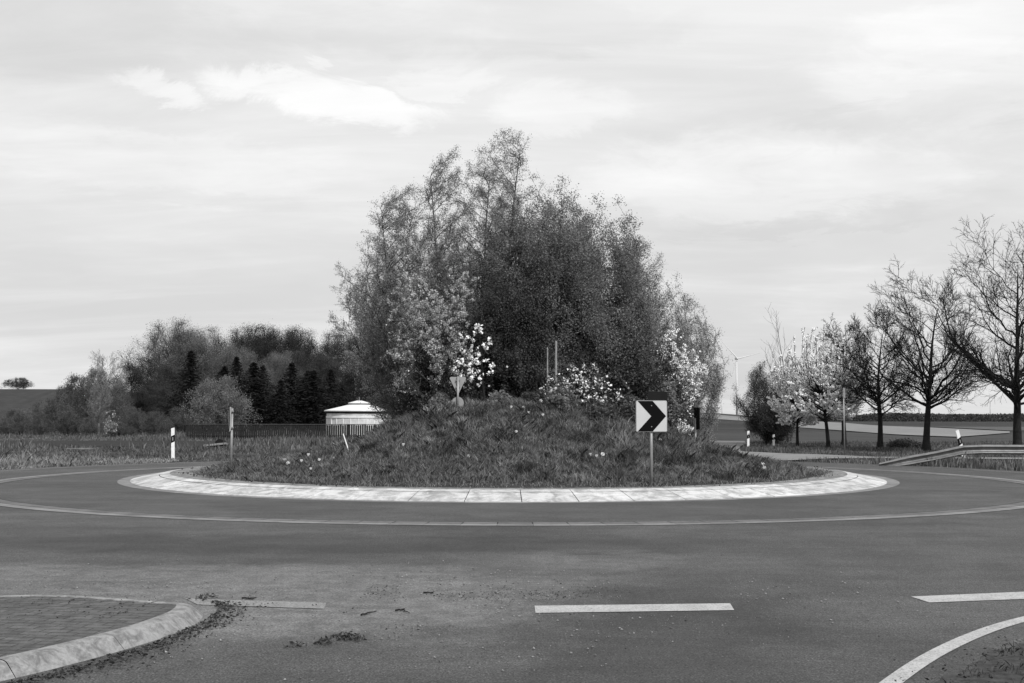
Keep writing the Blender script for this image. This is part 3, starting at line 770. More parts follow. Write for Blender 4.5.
KINDS = {
 'poplar': dict(levels=[dict(len=8.8, r=.07, n=3, ang=7, spread=.3, seg=10, wander=.05, sides=5, tip=.15),
    dict(n=14, t0=.2, ang=24, asd=8, lr=.36, lt=.4, up=.12, wander=.1, seg=5, sides=3, rr=.5, tip=.4, rmin=.012),
    dict(n=5, t0=.2, ang=26, lr=.45, lt=.4, up=.08, wander=.14, seg=4, sides=3, rr=.6, rmin=.008, tip=.6)], mats=('bark',), split=1),
 # leafless roadside tree: short clear trunk, limbs reaching into a rounded crown, fine straight twigs
 'bare': dict(levels=[dict(len=.80, r=.20, seg=12, wander=.025, sides=9, tip=.10, flare=.35, tpow=.75),
    dict(env=(.52, .62, .45, .30), n=31, asc=1.1, amin=.25, rise=.55, rin=.25, seg=9, sides=6, wander=.05, tip=.2, rk=.018),
    dict(n=10, t0=.22, t1=1, ang=36, asd=9, abs=.42, lt=.45, up=.05, wander=.10, seg=5, sides=4, rr=.55, tip=.35, rmin=.012),
    dict(n=7, t0=.15, ang=38, lr=.46, lt=.4, up=.04, wander=.12, seg=4, sides=3, rr=.6, rmin=.0085, tip=.55),
    dict(n=4, t0=.15, ang=34, lr=.55, lt=.3, up=.03, wander=.12, seg=2, sides=3, rr=.7, rmin=.0062, tip=.6)],
    mats=('barkdark',), split=2),
 # birch-like: slim stem, ascending limbs, thin hanging twigs in young leaf
 'birch': dict(levels=[dict(len=.90, r=.09, seg=12, wander=.03, sides=7, tip=.1, up=.03),
    dict(env=(.55, .5, .55, .14), n=64, asc=1.6, amin=.1, rise=1.0, rin=.15, seg=7, sides=4, wander=.05, rk=.010),
    dict(n=9, t0=.15, ang=40, abs=.34, lt=.4, up=.0, wander=.16, seg=4, sides=3, rr=.5, rmin=.006, tip=.5),
    dict(n=5, t0=.1, ang=38, lr=.55, lt=.2, up=-.10, wander=.16, seg=3, sides=3, rr=.7, rmin=.004, tip=.6)],
    leaves=[(3, 15, .036, .06, 1, .6, 'leaves')], mats=('bark', 'leaf_willow'), split=2),
 # several stems, broad fine crown
 'willow': dict(levels=[dict(n=5, len=.62, r=.085, ang=14, spread=.12, seg=9, wander=.06, sides=6, tip=.2, up=.04),
    dict(env=(.55, .6, .45, .14), n=74, asc=1.4, amin=.08, rise=.9, rin=.15, seg=7, sides=4, wander=.05, rk=.010),
    dict(n=9, t0=.15, ang=38, abs=.26, lt=.4, up=.03, wander=.15, seg=4, sides=3, rr=.55, rmin=.006, tip=.5),
    dict(n=5, t0=.1, ang=34, lr=.5, lt=.3, up=.0, wander=.15, seg=3, sides=3, rr=.7, rmin=.004, tip=.6)],
    leaves=[(3, 13, .036, .07, 1, .55, 'leaves')], mats=('bark', 'leaf_willow'), split=2),
 'leaning': dict(levels=[dict(n=6, len=7.4, r=.07, ang=16, spread=.12, lean=(-.42, 0, 0), seg=9, wander=.07, sides=6, tip=.15, up=.05),
    dict(n=14, t0=.18, ang=34, asd=9, lr=.40, lt=.5, up=.10, wander=.14, seg=6, sides=4, rr=.5, tip=.25, rmin=.008),
    dict(n=7, t0=.15, ang=36, lr=.42, lt=.4, up=.02, wander=.17, seg=4, sides=3, rr=.55, rmin=.006, tip=.5),
    dict(n=5, t0=.1, ang=34, lr=.5, lt=.3, up=-.02, wander=.17, seg=3, sides=3, rr=.7, rmin=.004, tip=.6)],
    leaves=[(3, 16, .035, .035, 1, .5, 'leaves')], mats=('bark', 'leaf_willow'), split=2),
 'maple': dict(levels=[dict(n=5, len=.66, r=.11, ang=11, spread=.25, seg=9, wander=.05, sides=7, tip=.2, up=.04),
    dict(env=(.6, .6, .42, .16), n=96, asc=1.3, amin=.12, rise=.8, rin=.12, seg=7, sides=4, wander=.05, rk=.011),
    dict(n=9, t0=.15, ang=42, abs=.24, lt=.4, up=.03, wander=.17, seg=4, sides=3, rr=.55, rmin=.006, tip=.5),
    dict(n=5, t0=.1, ang=42, lr=.5, lt=.3, up=.02, wander=.18, seg=3, sides=3, rr=.7, rmin=.004, tip=.6)],
    leaves=[(3, 22, .046, .10, 1, .65, 'leaves')], mats=('barkdark', 'leaf_mid'), split=2),
 'cherry': dict(levels=[dict(n=3, len=.6, r=.08, ang=15, spread=.12, seg=8, wander=.07, sides=6, tip=.2),
    dict(env=(.55, .25, .45, .18), n=46, asc=1.1, amin=.1, rise=.7, rin=.2, seg=7, sides=4, wander=.05, rk=.012),
    dict(n=9, t0=.15, ang=40, abs=.26, lt=.35, up=.04, wander=.14, seg=4, sides=3, rr=.55, rmin=.006, tip=.5),
    dict(n=3, t0=.1, ang=40, lr=.5, lt=.3, up=.02, wander=.15, seg=3, sides=3, rr=.7, rmin=.005, tip=.6)],
    leaves=[(3, 28, .042, .022, 1, .85, 'blossom'), (3, 12, .036, .05, 2, .6, 'leaves')], mats=('bark', 'blossomgrey', 'leaf_mid'), split=2, prune=.30, psc=1.6),
 # blossom packed along bare radiating rods
 'plum': dict(levels=[dict(len=.42, r=.15, seg=6, wander=.03, sides=7, tip=.55, flare=.3),
    dict(env=(.5, .7, .42, .24), n=64, asc=.75, amin=.24, rise=.5, rin=.3, seg=8, sides=5, wander=.025, rk=.014, tip=.3),
    dict(n=7, t0=.3, ang=32, abs=.26, lt=.4, up=.04, wander=.07, seg=4, sides=3, rr=.5, rmin=.010, tip=.5)],
    leaves=[(2, 44, .085, .018, 1, .95, 'blossom'), (1, 80, .085, .02, 1, .95, 'blossom')], mats=('barkdark', 'blossom'), split=2, lt0=.3),
 'magnolia': dict(levels=[dict(n=4, len=2.0, r=.03, ang=14, spread=.05, seg=6, wander=.1, sides=5, tip=.4),
    dict(n=7, t0=.25, ang=38, lr=.42, lt=.4, up=.08, wander=.15, seg=4, sides=3, rr=.6, tip=.5, rmin=.006),
    dict(n=3, t0=.3, ang=36, lr=.45, lt=.3, up=.05, wander=.15, seg=3, sides=3, rr=.6, rmin=.004, tip=.6)],
    leaves=[(2, 9, .07, .025, 1, .95, 'blossom'), (2, 4, .06, .04, 2, .5, 'leaves')], mats=('barkdark', 'blossom', 'leaf_dark'), split=2, lt0=.7, scale_r=False, prune=.35, psc=2.4),
 'bush': dict(env=(0.4, 0.8, 0.5, 0.05), pz=98, levels=[dict(n=12, len=1.6, r=.022, ang=38, spread=.22, seg=5, wander=.12, sides=4, tip=.4, up=.04),
    dict(n=8, t0=.15, ang=42, lr=.45, lt=.3, up=.08, wander=.18, seg=4, sides=3, rr=.6, tip=.4, rmin=.005),
    dict(n=6, t0=.1, ang=40, lr=.5, lt=.3, up=.05, wander=.2, seg=3, sides=3, rr=.6, rmin=.004, tip=.6)],
    leaves=[(2, 14, .075, .05, 1, .6, 'leaves')], mats=('barkdark', 'leaf_dark'), split=1, scale_r=False),
 'flowerbush': dict(env=(0.4, 0.85, 0.5, 0.05), levels=[dict(n=12, len=1.4, r=.02, ang=42, spread=.3, seg=5, wander=.12, sides=4, tip=.4, up=.05),
    dict(n=7, t0=.2, ang=40, lr=.45, lt=.3, up=.10, wander=.18, seg=4, sides=3, rr=.6, tip=.4, rmin=.005),
    dict(n=4, t0=.2, ang=36, lr=.5, lt=.3, up=.12, wander=.15, seg=3, sides=3, rr=.6, rmin=.004, tip=.6)],
    leaves=[(2, 14, .07, .04, 2, .6, 'leaves'), (2, 8, .068, .02, 1, .8, 'blossom')], mats=('barkdark', 'blossom', 'leaf_dark'), split=1, scale_r=False, lt0=.55, prune=.22, psc=2.0),
 # wood and hedge, seen from a hundred metres
 'wood': dict(env=(0.5, 0.6, 0.45, 0.08), levels=[dict(n=2, len=10.5, r=.15, ang=6, spread=.3, seg=8, wander=.04, sides=6, tip=.15),
    dict(n=20, t0=.12, ang=42, asd=9, lr=.44, lt=.25, up=.12, wander=.12, seg=5, sides=4, rr=.5, tip=.3, rmin=.03),
    dict(n=7, t0=.2, ang=38, lr=.45, lt=.4, up=.10, wander=.15, seg=4, sides=3, rr=.5, rmin=.02, tip=.5),
    dict(n=6, t0=.15, ang=32, lr=.5, lt=.3, up=.10, wander=.15, seg=3, sides=3, rr=.6, rmin=.013, tip=.6)],
    leaves=[(3, 44, .082, .3, 1, .45, 'leaves')], mats=('barkdark', 'leaf_wood'), split=1, pz=99),
 'hedge': dict(env=(0.4, 0.75, 0.5, 0.05), levels=[dict(n=14, len=4, r=.05, ang=40, spread=.5, seg=6, wander=.1, sides=4, tip=.4, up=.03),
    dict(n=9, t0=.12, ang=42, lr=.42, lt=.4, up=.06, wander=.16, seg=4, sides=3, rr=.5, tip=.4, rmin=.014),
    dict(n=6, t0=.1, ang=40, lr=.5, lt=.3, up=.04, wander=.2, seg=3, sides=3, rr=.6, rmin=.010, tip=.6)],
    leaves=[(2, 36, .085, .15, 1, .6, 'leaves')], mats=('bark', 'leaf_shrub'), split=1, pz=97),
}
UP = lambda px, py, Y: atd(px, py, Y)

def put(name, label, cat, kind, px, top, hw, Y, seed, base=None, group=None, mats=None, z0=None, basepx=None):
    """tree whose crown top and half width read as the given picture size when it stands Y metres ahead"""
    P = atd(px, top, Y); x = P.x; z = base(x, Y) if callable(base) else (terrain(x, Y) if base is None else base)
    z = float(z) - .05
    return make_tree(name, label, cat, (x, Y, z), kind, P.z - z, hw * Y / F, seed, group, mats)

# --- trees and shrubs on the mound
GM = 'trees and shrubs on the roundabout mound'
put('birch', 'tallest slim birch in the middle of the mound clump', 'tree', 'birch', 497, 124, 34, 35.0, 101, mound, GM)
put('birch', 'second tallest slim birch, left of the tallest one on the mound', 'tree', 'birch', 450, 138, 30, 35.6, 102, mound, GM)
put('birch', 'birch left of the two tallest, third in height from the left edge of the clump', 'tree', 'birch', 414, 178, 44, 36.0, 103, mound, GM)
put('birch', 'leftmost upright birch, at the left shoulder of the mound clump', 'tree', 'birch', 395, 194, 40, 36.6, 104, mound, GM)
put('birch', 'short slim birch right of the dark broad crowns on the mound', 'tree', 'birch', 641, 238, 36, 36.5, 105, mound, GM)
put('birch', 'slim birch filling the gap between the two tallest ones', 'tree', 'birch', 474, 152, 36, 36.8, 124, mound, GM)
put('willow', 'full crowned grey willow behind the cherry, under the tall birches', 'tree', 'willow', 430, 212, 56, 37.2, 125, mound, GM)
put('willow', 'full crowned willow behind the central dark tree, just right of the tallest birch', 'tree', 'willow', 522, 158, 44, 37.0, 126, mound, GM, ('bark', 'leaf_mid'))
put('willow', 'low hazy willow at the far right foot of the clump, past the blossoming cherry', 'tree', 'willow', 692, 318, 27, 35.6, 127, mound, GM)
put('willow', 'loose leaning willow whose thin boughs reach out at the left end of the mound clump', 'tree', 'leaning', 424, 246, 60, 35.4, 106, mound, GM)
put('willow', 'hazy fine twigged willow closing the right end of the mound clump', 'tree', 'willow', 676, 283, 40, 36.4, 107, mound, GM)
put('willow', 'willow in young leaf between the short birch and the rightmost willow', 'tree', 'willow', 652, 262, 42, 35.8, 108, mound, GM, ('bark', 'leaf_mid'))
put('maple', 'dark broad many stemmed tree in the centre of the mound clump', 'tree', 'maple', 545, 180, 58, 34.4, 109, mound, GM)
put('maple', 'dark round crowned tree right of centre on the mound', 'tree', 'maple', 590, 196, 48, 35.4, 110, mound, GM)
put('maple', 'lower dark tree on the right slope of the mound clump', 'tree', 'maple', 615, 268, 54, 34.2, 111, mound, GM)
put('maple', 'dark tree behind the blossoming cherry, left of the small magnolia', 'tree', 'maple', 480, 226, 50, 35.2, 112, mound, GM)
put('cherry_tree', 'pale blossoming cherry on the left half of the mound', 'tree', 'cherry', 430, 234, 52, 33.2, 113, mound, GM)
put('cherry_tree', 'white blossoming cherry at the right end of the mound, above the chevron sign', 'tree', 'cherry', 670, 318, 34, 34.2, 114, mound, GM, ('bark', 'blossom', 'leaf_mid'))
put('maple', 'dark tree high in the middle of the clump, behind the central broad one', 'tree', 'maple', 520, 190, 46, 36.0, 129, mound, GM)
put('maple', 'dark bushy tree low in the clump between the magnolia and the tree stakes', 'tree', 'maple', 516, 262, 44, 33.8, 130, mound, GM, ('barkdark', 'leaf_dark'))
put('maple', 'dark tree behind the round crown right of centre', 'tree', 'maple', 566, 186, 40, 36.6, 131, mound, GM)
put('willow', 'grey willow at the left shoulder of the clump behind the leftmost birch', 'tree', 'willow', 411, 206, 42, 37.6, 132, mound, GM)
put('maple', 'dark tree closing the gap between the two round crowns right of centre', 'tree', 'maple', 602, 206, 36, 36.8, 133, mound, GM)
put('cherry_tree', 'low grey leafed cherry at the left foot of the clump, nearest the tank', 'tree', 'cherry', 424, 316, 36, 34.0, 115, mound, GM, ('barkdark', 'blossomgrey', 'leaf_dark'))
put('magnolia', 'small magnolia dotted with big white blooms beside the yield sign', 'shrub', 'magnolia', 484, 326, 24, 31.6, 116, mound, GM)
put('flowering_bush', 'rounded white flowering bush on the mound right of the tree stakes', 'shrub', 'flowerbush', 590, 364, 44, 30.0, 117, mound, GM)
put('bush', 'dark leafy bush under the cherry at the left of the mound top', 'shrub', 'bush', 436, 350, 34, 33.0, 118, mound, GM)
put('bush', 'dark bush filling the gap behind the yield sign', 'shrub', 'bush', 462, 338, 36, 34.2, 119, mound, GM)
put('bush', 'dark bush behind the small magnolia on the mound', 'shrub', 'bush', 515, 352, 36, 33.6, 120, mound, GM)
put('bush', 'dark bush behind the white flowering bush', 'shrub', 'bush', 640, 345, 42, 33.4, 121, mound, GM)
put('bush', 'small dark bush at the right foot of the mound clump', 'shrub', 'bush', 664, 384, 16, 32.6, 122, mound, GM, ('bark', 'leaf_mid'))
put('bush', 'low dark leafy clump on the mound crest just in front of the magnolia', 'shrub', 'bush', 536, 394, 15, 29.6, 123, mound, GM)

for i_, (px, top, hw, Y, lab) in enumerate(((560, 392, 17, 29.2, 'rounded low bush on the crest below the white flowering bush'), (628, 398, 15, 29.4, 'low weedy bush on the crest left of the chevron sign'), (441, 397, 12, 30.4, 'low dark bush on the crest left of the yield sign'), (604, 406, 13, 28.6, 'small weedy bush on the slope below the white flowering bush'), (500, 396, 12, 29.8, 'small weedy bush on the crest right of the yield sign'))):
    put('bush', lab, 'shrub', 'bush', px, top, hw, Y, 140 + i_, lambda x, y: mound(x, y) - .05, GM, ('bark', 'leaf_shrub' if i_ % 2 else 'leaf_mid'))

# --- row of trees on the right verge
GR = 'row of trees along the right verge'
put('bare_tree', 'largest leafless tree, nearest in the row and cut by the right edge', 'tree', 'bare', 1011, 228, 96, 50.0, 201, None, GR)
put('bare_tree', 'leafless tree second from the right edge, behind the start of the guard rail', 'tree', 'bare', 922, 270, 66, 56.0, 202, None, GR)
put('bare_tree', 'smaller leafless tree between the second bare tree and the blossoming plums', 'tree', 'bare', 877, 304, 46, 59.0, 203, None, GR)
put('plum_tree', 'larger plum covered in white blossom in the verge row', 'tree', 'plum', 826, 318, 46, 61.0, 204, None, GR)
put('plum_tree', 'lower white plum at the left end of the blossoming pair', 'tree', 'plum', 796, 344, 34, 62.5, 205, None, GR)
put('bare_tree', 'slim leafless tree close behind the white plums', 'tree', 'bare', 842, 318, 36, 66.0, 206, None, GR)
put('verge_tree', 'dark leafy tree with a low crown at the far left end of the row', 'tree', 'maple', 770, 362, 38, 69.0, 207, None, GR, ('barkdark', 'leaf_dark'))
put('poplar_tree', 'tall thin leafless poplar rising behind the white plums', 'tree', 'poplar', 788, 303, 26, 80.0, 208, None, GR)
put('bush', 'dark bush at the foot of the dark leafy verge tree', 'shrub', 'hedge', 773, 404, 18, 71.0, 209, None, 'low bushes on the right verge', ('barkdark', 'leaf_dark'))
put('bush', 'low dark bush on the verge between the two nearest bare trees', 'shrub', 'hedge', 907, 445, 14, 60.0, 210, -.05, 'low bushes on the right verge', ('barkdark', 'leaf_dark'))

# --- wood and shrubs on the left
GW = 'trees of the wood behind the meadow'
protoW = [make_tree('wood_tree', 'x', 'tree', (0, 0, 0), 'wood', 12, 3.6, 300 + i, GW) for i in range(4)]
protoL = [make_tree('wood_tree', 'x', 'tree', (0, 0, 0), 'wood', 12, 3.6, 320 + i, GW, ('bark', 'leaf_woodlight')) for i in range(2)]
used = set()
def place(proto, H0, W0, px, top, hw, Y, label, rz):
    P = atd(px, top, Y); z = float(terrain(P.x, Y)) - .05
    sc = ((hw * Y / F) / W0, (hw * Y / F) / W0, (P.z - z) / H0)
    if proto.name in used: return copy_thing(proto, (P.x, Y, z), rz, sc, label)
    used.add(proto.name); proto.location = (P.x, Y, z); proto.rotation_euler = (0, 0, rz); proto.scale = sc; proto['label'] = label
    return proto
wood = [
 (160, 322, 30, 140, 1, 'big pale crowned tree at the left shoulder of the wood'),
 (190, 330, 24, 146, 1, 'pale tree just right of the big pale crowned one'),
 (244, 346, 20, 142, 1, 'pale low tree above the round meadow shrub, in front of the darker wood'),
 (281, 352, 15, 146, 1, 'small pale tree peeping over the middle spruces'),
 (132, 358, 22, 132, 0, 'mid grey tree at the left end of the wood, under the pale crown'),
 (168, 364, 24, 128, 0, 'dark grey tree left of the tallest spruce, in front of the wood'),
 (148, 386, 22, 120, 0, 'low grey tree with a light stem at the front left of the wood'),
 (216, 329, 24, 162, 0, 'leafless wood tree rising directly above the tallest spruce'),
 (240, 326, 24, 164, 0, 'highest leafless tree of the wood skyline, right of the pale crowns'),
 (264, 327, 24, 160, 0, 'skyline tree of the wood third from the pale crowns'),
 (288, 329, 24, 164, 0, 'skyline tree of the wood fourth from the pale crowns'),
 (312, 332, 24, 161, 0, 'skyline tree of the wood above the right spruces'),
 (335, 333, 22, 164, 0, 'skyline tree of the wood directly above the left side of the tank'),
 (358, 331, 22, 160, 0, 'skyline tree of the wood directly above the tank roof'),
 (380, 338, 22, 163, 0, 'skyline tree of the wood half hidden by the mound clump'),
 (405, 345, 24, 160, 0, 'rightmost wood tree, seen through the mound clump'),
 (330, 356, 20, 150, 0, 'lower wood tree between the spruces and the tank'),
 (356, 362, 20, 148, 0, 'lower wood tree just behind the tank roof'),
 (380, 372, 20, 148, 0, 'lower wood tree right behind the tank, by the mound'),
 (300, 352, 18, 152, 0, 'lower wood tree behind the right group of spruces'),
 (205, 356, 20, 150, 0, 'lower wood tree behind the tallest spruce'),
 (252, 340, 22, 155, 0, 'second row wood tree behind the pale low tree above the round shrub'),
 (228, 345, 20, 153, 0, 'second row wood tree between the tallest spruce and the pale low tree'),
 (276, 342, 20, 156, 0, 'second row wood tree behind the small pale tree over the spruces'),
 (345, 345, 22, 155, 0, 'second row wood tree above the tank finial'),
]
for i, (px, top, hw, Y, lt, lab) in enumerate(wood):
    pr = protoL[i % 2] if lt else protoW[i % 4]
    place(pr, 12, 3.6, px, top + 2, hw * 1.6, Y, lab, i * 1.7)

GS = 'shrubs along the edge of the wood'
protoR = make_tree('shrub', 'x', 'shrub', (0, 0, 0), 'hedge', 4, 2.6, 349, GS, ('bark', 'leaf_woodlight'))
protoS = [make_tree('shrub', 'x', 'shrub', (0, 0, 0), 'hedge', 4, 2.6, 340 + i, GS) for i in range(3)]
shrubs = [
 (222, 381, 32, 100, 'big round grey shrub standing alone before the spruces'),
 (84, 380, 26, 118, 'thin topped shrub at the left end of the wood'),
 (52, 402, 24, 110, 'spreading shrub on the slope left of the thin topped one'),
 (112, 394, 20, 106, 'shrub with a light stem above the small blossoming one'),
 (20, 412, 18, 104, 'low shrub nearest the left edge'),
 (38, 418, 16, 100, 'low dark shrub beside the one nearest the left edge'),
 (70, 414, 16, 99, 'low shrub left of the small blossoming one'),
 (92, 420, 12, 96, 'low shrub touching the small blossoming one'),
 (134, 410, 16, 102, 'dark shrub right of the small blossoming one'),
 (156, 414, 15, 98, 'low shrub left of the white roadside post'),
 (182, 410, 16, 108, 'shrub right of the white roadside post'),
 (4, 420, 14, 98, 'low grassy shrub cut by the left edge'),
 (68, 390, 20, 122, 'grey shrub at the foot of the hill, left of the thin topped one'),
 (102, 374, 22, 126, 'tall grey shrub between the thin topped one and the wood'),
 (118, 390, 18, 116, 'grey shrub before the low grey light stemmed tree'),
 (120, 424, 14, 94, 'small dark shrub at the meadow edge below the dark one'),
]
for i, (px, top, hw, Y, lab) in enumerate(shrubs):
    place(protoR if i == 0 else protoS[i % 3], 4, 2.6, px, top, hw, Y, lab, i * 2.1)
put('bare_tree', 'thin leafless tree with pale boughs sticking out left of the wood', 'tree', 'bare', 108, 353, 26, 124, 361, None, GW, ('barkpale',))
put('bare_tree', 'small leafless tree with a pale stem over the left shrubs', 'tree', 'bare', 100, 384, 14, 100, 362, None, GW, ('barkpale',))
put('flowering_shrub', 'small pale blossoming shrub at the left meadow edge', 'shrub', 'flowerbush', 113, 412, 9, 92, 363, None, GS, ('bark', 'blossomgrey', 'leaf_mid'))
put('bush', 'lone bush on the crest of the left hill', 'shrub', 'hedge', 17, 380, 14, 285, 364, None, None, ('barkdark', 'leaf_dark'))

# spruces
def make_spruce(seed, H=9, W=2.2):
    rg = np.random.default_rng(seed); root = thing('spruce', 'x', 'tree', (0, 0, 0), 0, 'dark spruces before the wood')
    mb = MB(); mb.tube((0, 0, 0), (0, 0, H * .98), .16, .02, 7); mb.build('trunk', M['barkdark'], root)
    P = []; nb = 300
    for k in range(nb):
        t = (k + rg.random()) / nb; z = H * (.06 + .93 * t); L_ = W * (1 - t) ** .9 * (.6 + .6 * rg.random()) + .06
        az = k * 2.399 + rg.normal() * .3; s = np.linspace(.08, 1, max(5, int(L_ * 9)))
        rr_ = s * L_; zz = z + .12 * L_ * s - .32 * L_ * s ** 2
        b = np.stack([rr_ * np.cos(az), rr_ * np.sin(az), zz], -1)
        for _ in range(3): P.append(b + rg.normal(size=b.shape) * np.array([.13, .13, .06]) * (.25 + (1 - t)))
    P = np.concatenate(P); P = np.concatenate([P, np.stack([0 * rg.normal(size=14), 0 * rg.normal(size=14), H * np.linspace(.95, 1.0, 14)], -1)]); V, Fc = leaf_mesh(P, .19, rg, .4, .45)
    link_mesh('crown', V, Fc, M['leaf_ever'], root); return root
protoC = [make_spruce(400 + i) for i in range(3)]
spr = [(191, 352, 19, 111, 'tallest spruce, standing alone left of the others'), (222, 362, 16, 115, 'spruce directly behind the round shrub'),
 (239, 361, 14, 117, 'spruce peeping over the right half of the round shrub'), (253, 361, 15, 114, 'spruce just right of the round shrub'),
 (266, 368, 14, 117, 'second spruce right of the round shrub'), (279, 374, 14, 115, 'third spruce right of the round shrub, lowest of the group'),
 (292, 368, 14, 118, 'fourth spruce right of the round shrub'), (305, 371, 14, 115, 'fifth spruce right of the round shrub'),
 (316, 366, 14, 117, 'sixth spruce right of the round shrub, left of the tank'), (330, 374, 15, 119, 'spruce just behind the left edge of the tank'),
 (346, 384, 14, 120, 'low spruce behind the tank roof, rightmost of the group')]
for i, (px, top, hw, Y, lab) in enumerate(spr):
    place(protoC[i % 3], 9, 2.2, px + (0, 3, -2, 1, -3, 2)[i % 6], top + (0, 5, -4, 2, -2, 6, -5)[i % 7] * (i > 0), hw * (2.0, 2.6, 2.2, 2.9, 2.1)[i % 5], Y + (0, 2, -2)[i % 3], lab, i * 1.3)

# distant tree belt on the right: one mass
rg = np.random.default_rng(77); n = 26000
px_ = 800 + 420 * rg.random(n); Yb = 640 + 60 * rg.random(n); X_ = (px_ - 512) / F * Yb
topz = (2.2 + 2.0 * vnoise(X_, 0 * X_, .06, 9) + 1.2 * vnoise(X_, 0 * X_, .22, 10))
Z_ = terrain(X_, Yb) + topz * rg.random(n) ** .8
V, Fc = leaf_mesh(np.stack([X_, Yb, Z_], -1), 1.0, rg, .8)
tag(link_mesh('treeline', V, Fc, M['leaf_wood']), kind='stuff')

# ------------------------------------------------------------------ signs
def chevron(P, yaw, label, top, size=.60, front=True, pole_h=None, dark=False):
    """panel faces local -Y; its arrow points to local +X"""
    root = thing('chevron_sign', label, 'sign', P, yaw, 'chevron signs on the central island')
    hs = size / 2; zc = top - hs
    pl = MB(); pl.tube((0, 0, -.15), (0, 0, top - (.3 if dark else .03)), .03, .03, 14); pl.build('pole', M['galv'], root, True)
    pn = MB(); c = .025
    sq = [(-hs + c, -hs), (hs - c, -hs), (hs, -hs + c), (hs, hs - c), (hs - c, hs), (-hs + c, hs), (-hs, hs - c), (-hs, -hs + c)]
    pn.prism(sq, .022, (0, -.06, zc)); panel = pn.build('panel', M['signback'] if not dark else M['signdark'], root)
    e = hs - .012
    wf = MB(); wf.prism([(-e, -e), (e, -e), (e, e), (-e, e)], .004, (0, -.064, zc)); face = wf.build('face', M['signwhite'] if front else M['signdark'], panel)
    w_ = e
    ch = MB(); ch.prism([(-w_ * .92, -w_), (.08 * w_, -w_), (w_ * .96, 0), (.08 * w_, w_), (-w_ * .92, w_), (-.02 * w_, 0)], .003, (0, -.068, zc))
    ch.build('chevron', M['signblack'], panel)
    for dz in () if dark else (-.2 * size / .6, .2 * size / .6):
        cl = MB(); cl.box((0, -.005, zc + dz), (.16, .085, .035)); cl.tube((0, -.0665, zc + dz), (0, -.073, zc + dz), .012, .012, 8); cl.build('clamp', M['galvdark'], root)
    return root
def on_mound(px, py):
    d = ray(px, py); d = d / d[1]; t = 20.0
    while t < 45:
        z = HCAM + d[2] * t; x = d[0] * t
        r = math.hypot(x - ISL[0], t - ISL[1])
        if r < 8.1 and z < float(mound(x, t)): break
        t += .02
    return Vector((d[0] * t, t, float(mound(d[0] * t, t))))

P = on_mound(652, 485); top = atd(652, 400, P.y).z - P.z
chevron(P, R(2), 'white chevron sign with bold black arrow facing the camera, on a galvanised pole', top, 31.3 * P.y / F)
P = on_mound(231.5, 472); top = atd(232, 408, P.y).z - P.z
chevron(P, R(-73), 'chevron sign seen edge on, on a grey pole at the left of the island', top, .60)
P = Vector(((695 - 512) / F * 32.6, 32.6, 0)); P.z = float(mound(P.x, P.y)); top = atd(695, 407, P.y).z - P.z
chevron(P, R(95), 'dark sign seen obliquely from behind on a short post at the right of the mound', top, .62, dark=True)
P = Vector(((658 - 512) / F * 29.5, 29.5, 0)); P.z = float(mound(P.x, P.y)); top = atd(658, 391, P.y).z - P.z
chevron(P, R(186), 'dark backed sign half hidden behind the white chevron sign', top, .52, dark=True)

# yield sign with a round sign beneath it, both seen from behind
Y = 30.4; x = (458 - 512) / F * Y; z = float(mound(x, Y)); pz = lambda py: atd(458, py, Y).z - z
root = thing('yield_sign', 'triangular yield sign seen from behind above a round plate, on the mound crest', 'sign', (x, Y, z), R(4))
mb = MB(); mb.tube((0, 0, -.2), (0, 0, pz(376.5)), .026, .026, 12); mb.build('pole', M['galv'], root, True)
hw = 8.3 * Y / F; mb = MB(); zt, zb = pz(377), pz(393.2)
mb.prism([(-.03, zb), (.03, zb), (hw, zt - .03), (hw - .03, zt), (-hw + .03, zt), (-hw, zt - .03)], .012, (0, .048, 0)); mb.build('triangle_plate', M['signback'], root)
mb = MB(); zc = pz(403); mb.prism([(.16 * math.cos(k * math.pi / 14), zc + .16 * math.sin(k * math.pi / 14)) for k in range(28)], .012, (0, .048, 0)); mb.build('round_plate', M['signback'], root)
for zz in (zt - .09, zt - .27):
    mb = MB(); mb.box((0, .018, zz), (.10, .07, .03)); mb.build('clamp', M['galvdark'], root)

# tall slim pole with an edge-on plate, right verge
P = at(845, 453.5); top = atd(845, 387, P.y).z
root = thing('sign_post', 'slim grey post with a small plate turned edge on, before the white plums', 'sign', P, R(62))
mb = MB(); mb.tube((0, 0, -.1), (0, 0, top), .026, .026, 12); mb.build('pole', M['galv'], root, True)
mb = MB(); mb.prism([(-.17, top - .42), (.17, top - .42), (.17, top), (-.17, top)], .015, (0, -.04, 0)); mb.build('plate', M['signback'], root)

# delineator posts ------------------------------------------------------
def delineator(P, h, label, lean=0.0, yaw=0.0):
    root = thing('delineator_post', label, 'roadside post', P, yaw, 'white roadside marker posts')
    root.rotation_euler = (0, lean, yaw)
    prof = [(-.06, -.05), (.06, -.05), (.06, .02), (.03, .055), (-.03, .055), (-.06, .02)]
    def ext(z0a, z0b, z1a, z1b, grow_=0.0):
        mb = MB(); n = len(prof); V = []
        for (za, zb) in ((z0a, z0b), (z1a, z1b)):
            for a_, b_ in prof:
                k = (a_ + .06) / .12; V.append((a_ * (1 + grow_), b_ * (1 + grow_), za * (1 - k) + zb * k))
        return mb.add(V, [tuple(range(n - 1, -1, -1)), tuple(range(n, 2 * n))] + [(i, (i + 1) % n, n + (i + 1) % n, n + i) for i in range(n)])
    ext(-.1, -.1, h - .03, h).build('post_body', M['postwhite'], root)
    band = ext(h * .50, h * .55, h * .72, h * .77, .05).build('black_band', M['postblack'], root)
    mb = MB(); mb.box((0, -.0585, h * .635), (.035, .006, .11 * h)); mb.build('reflector', M['reflector'], band)
    return root
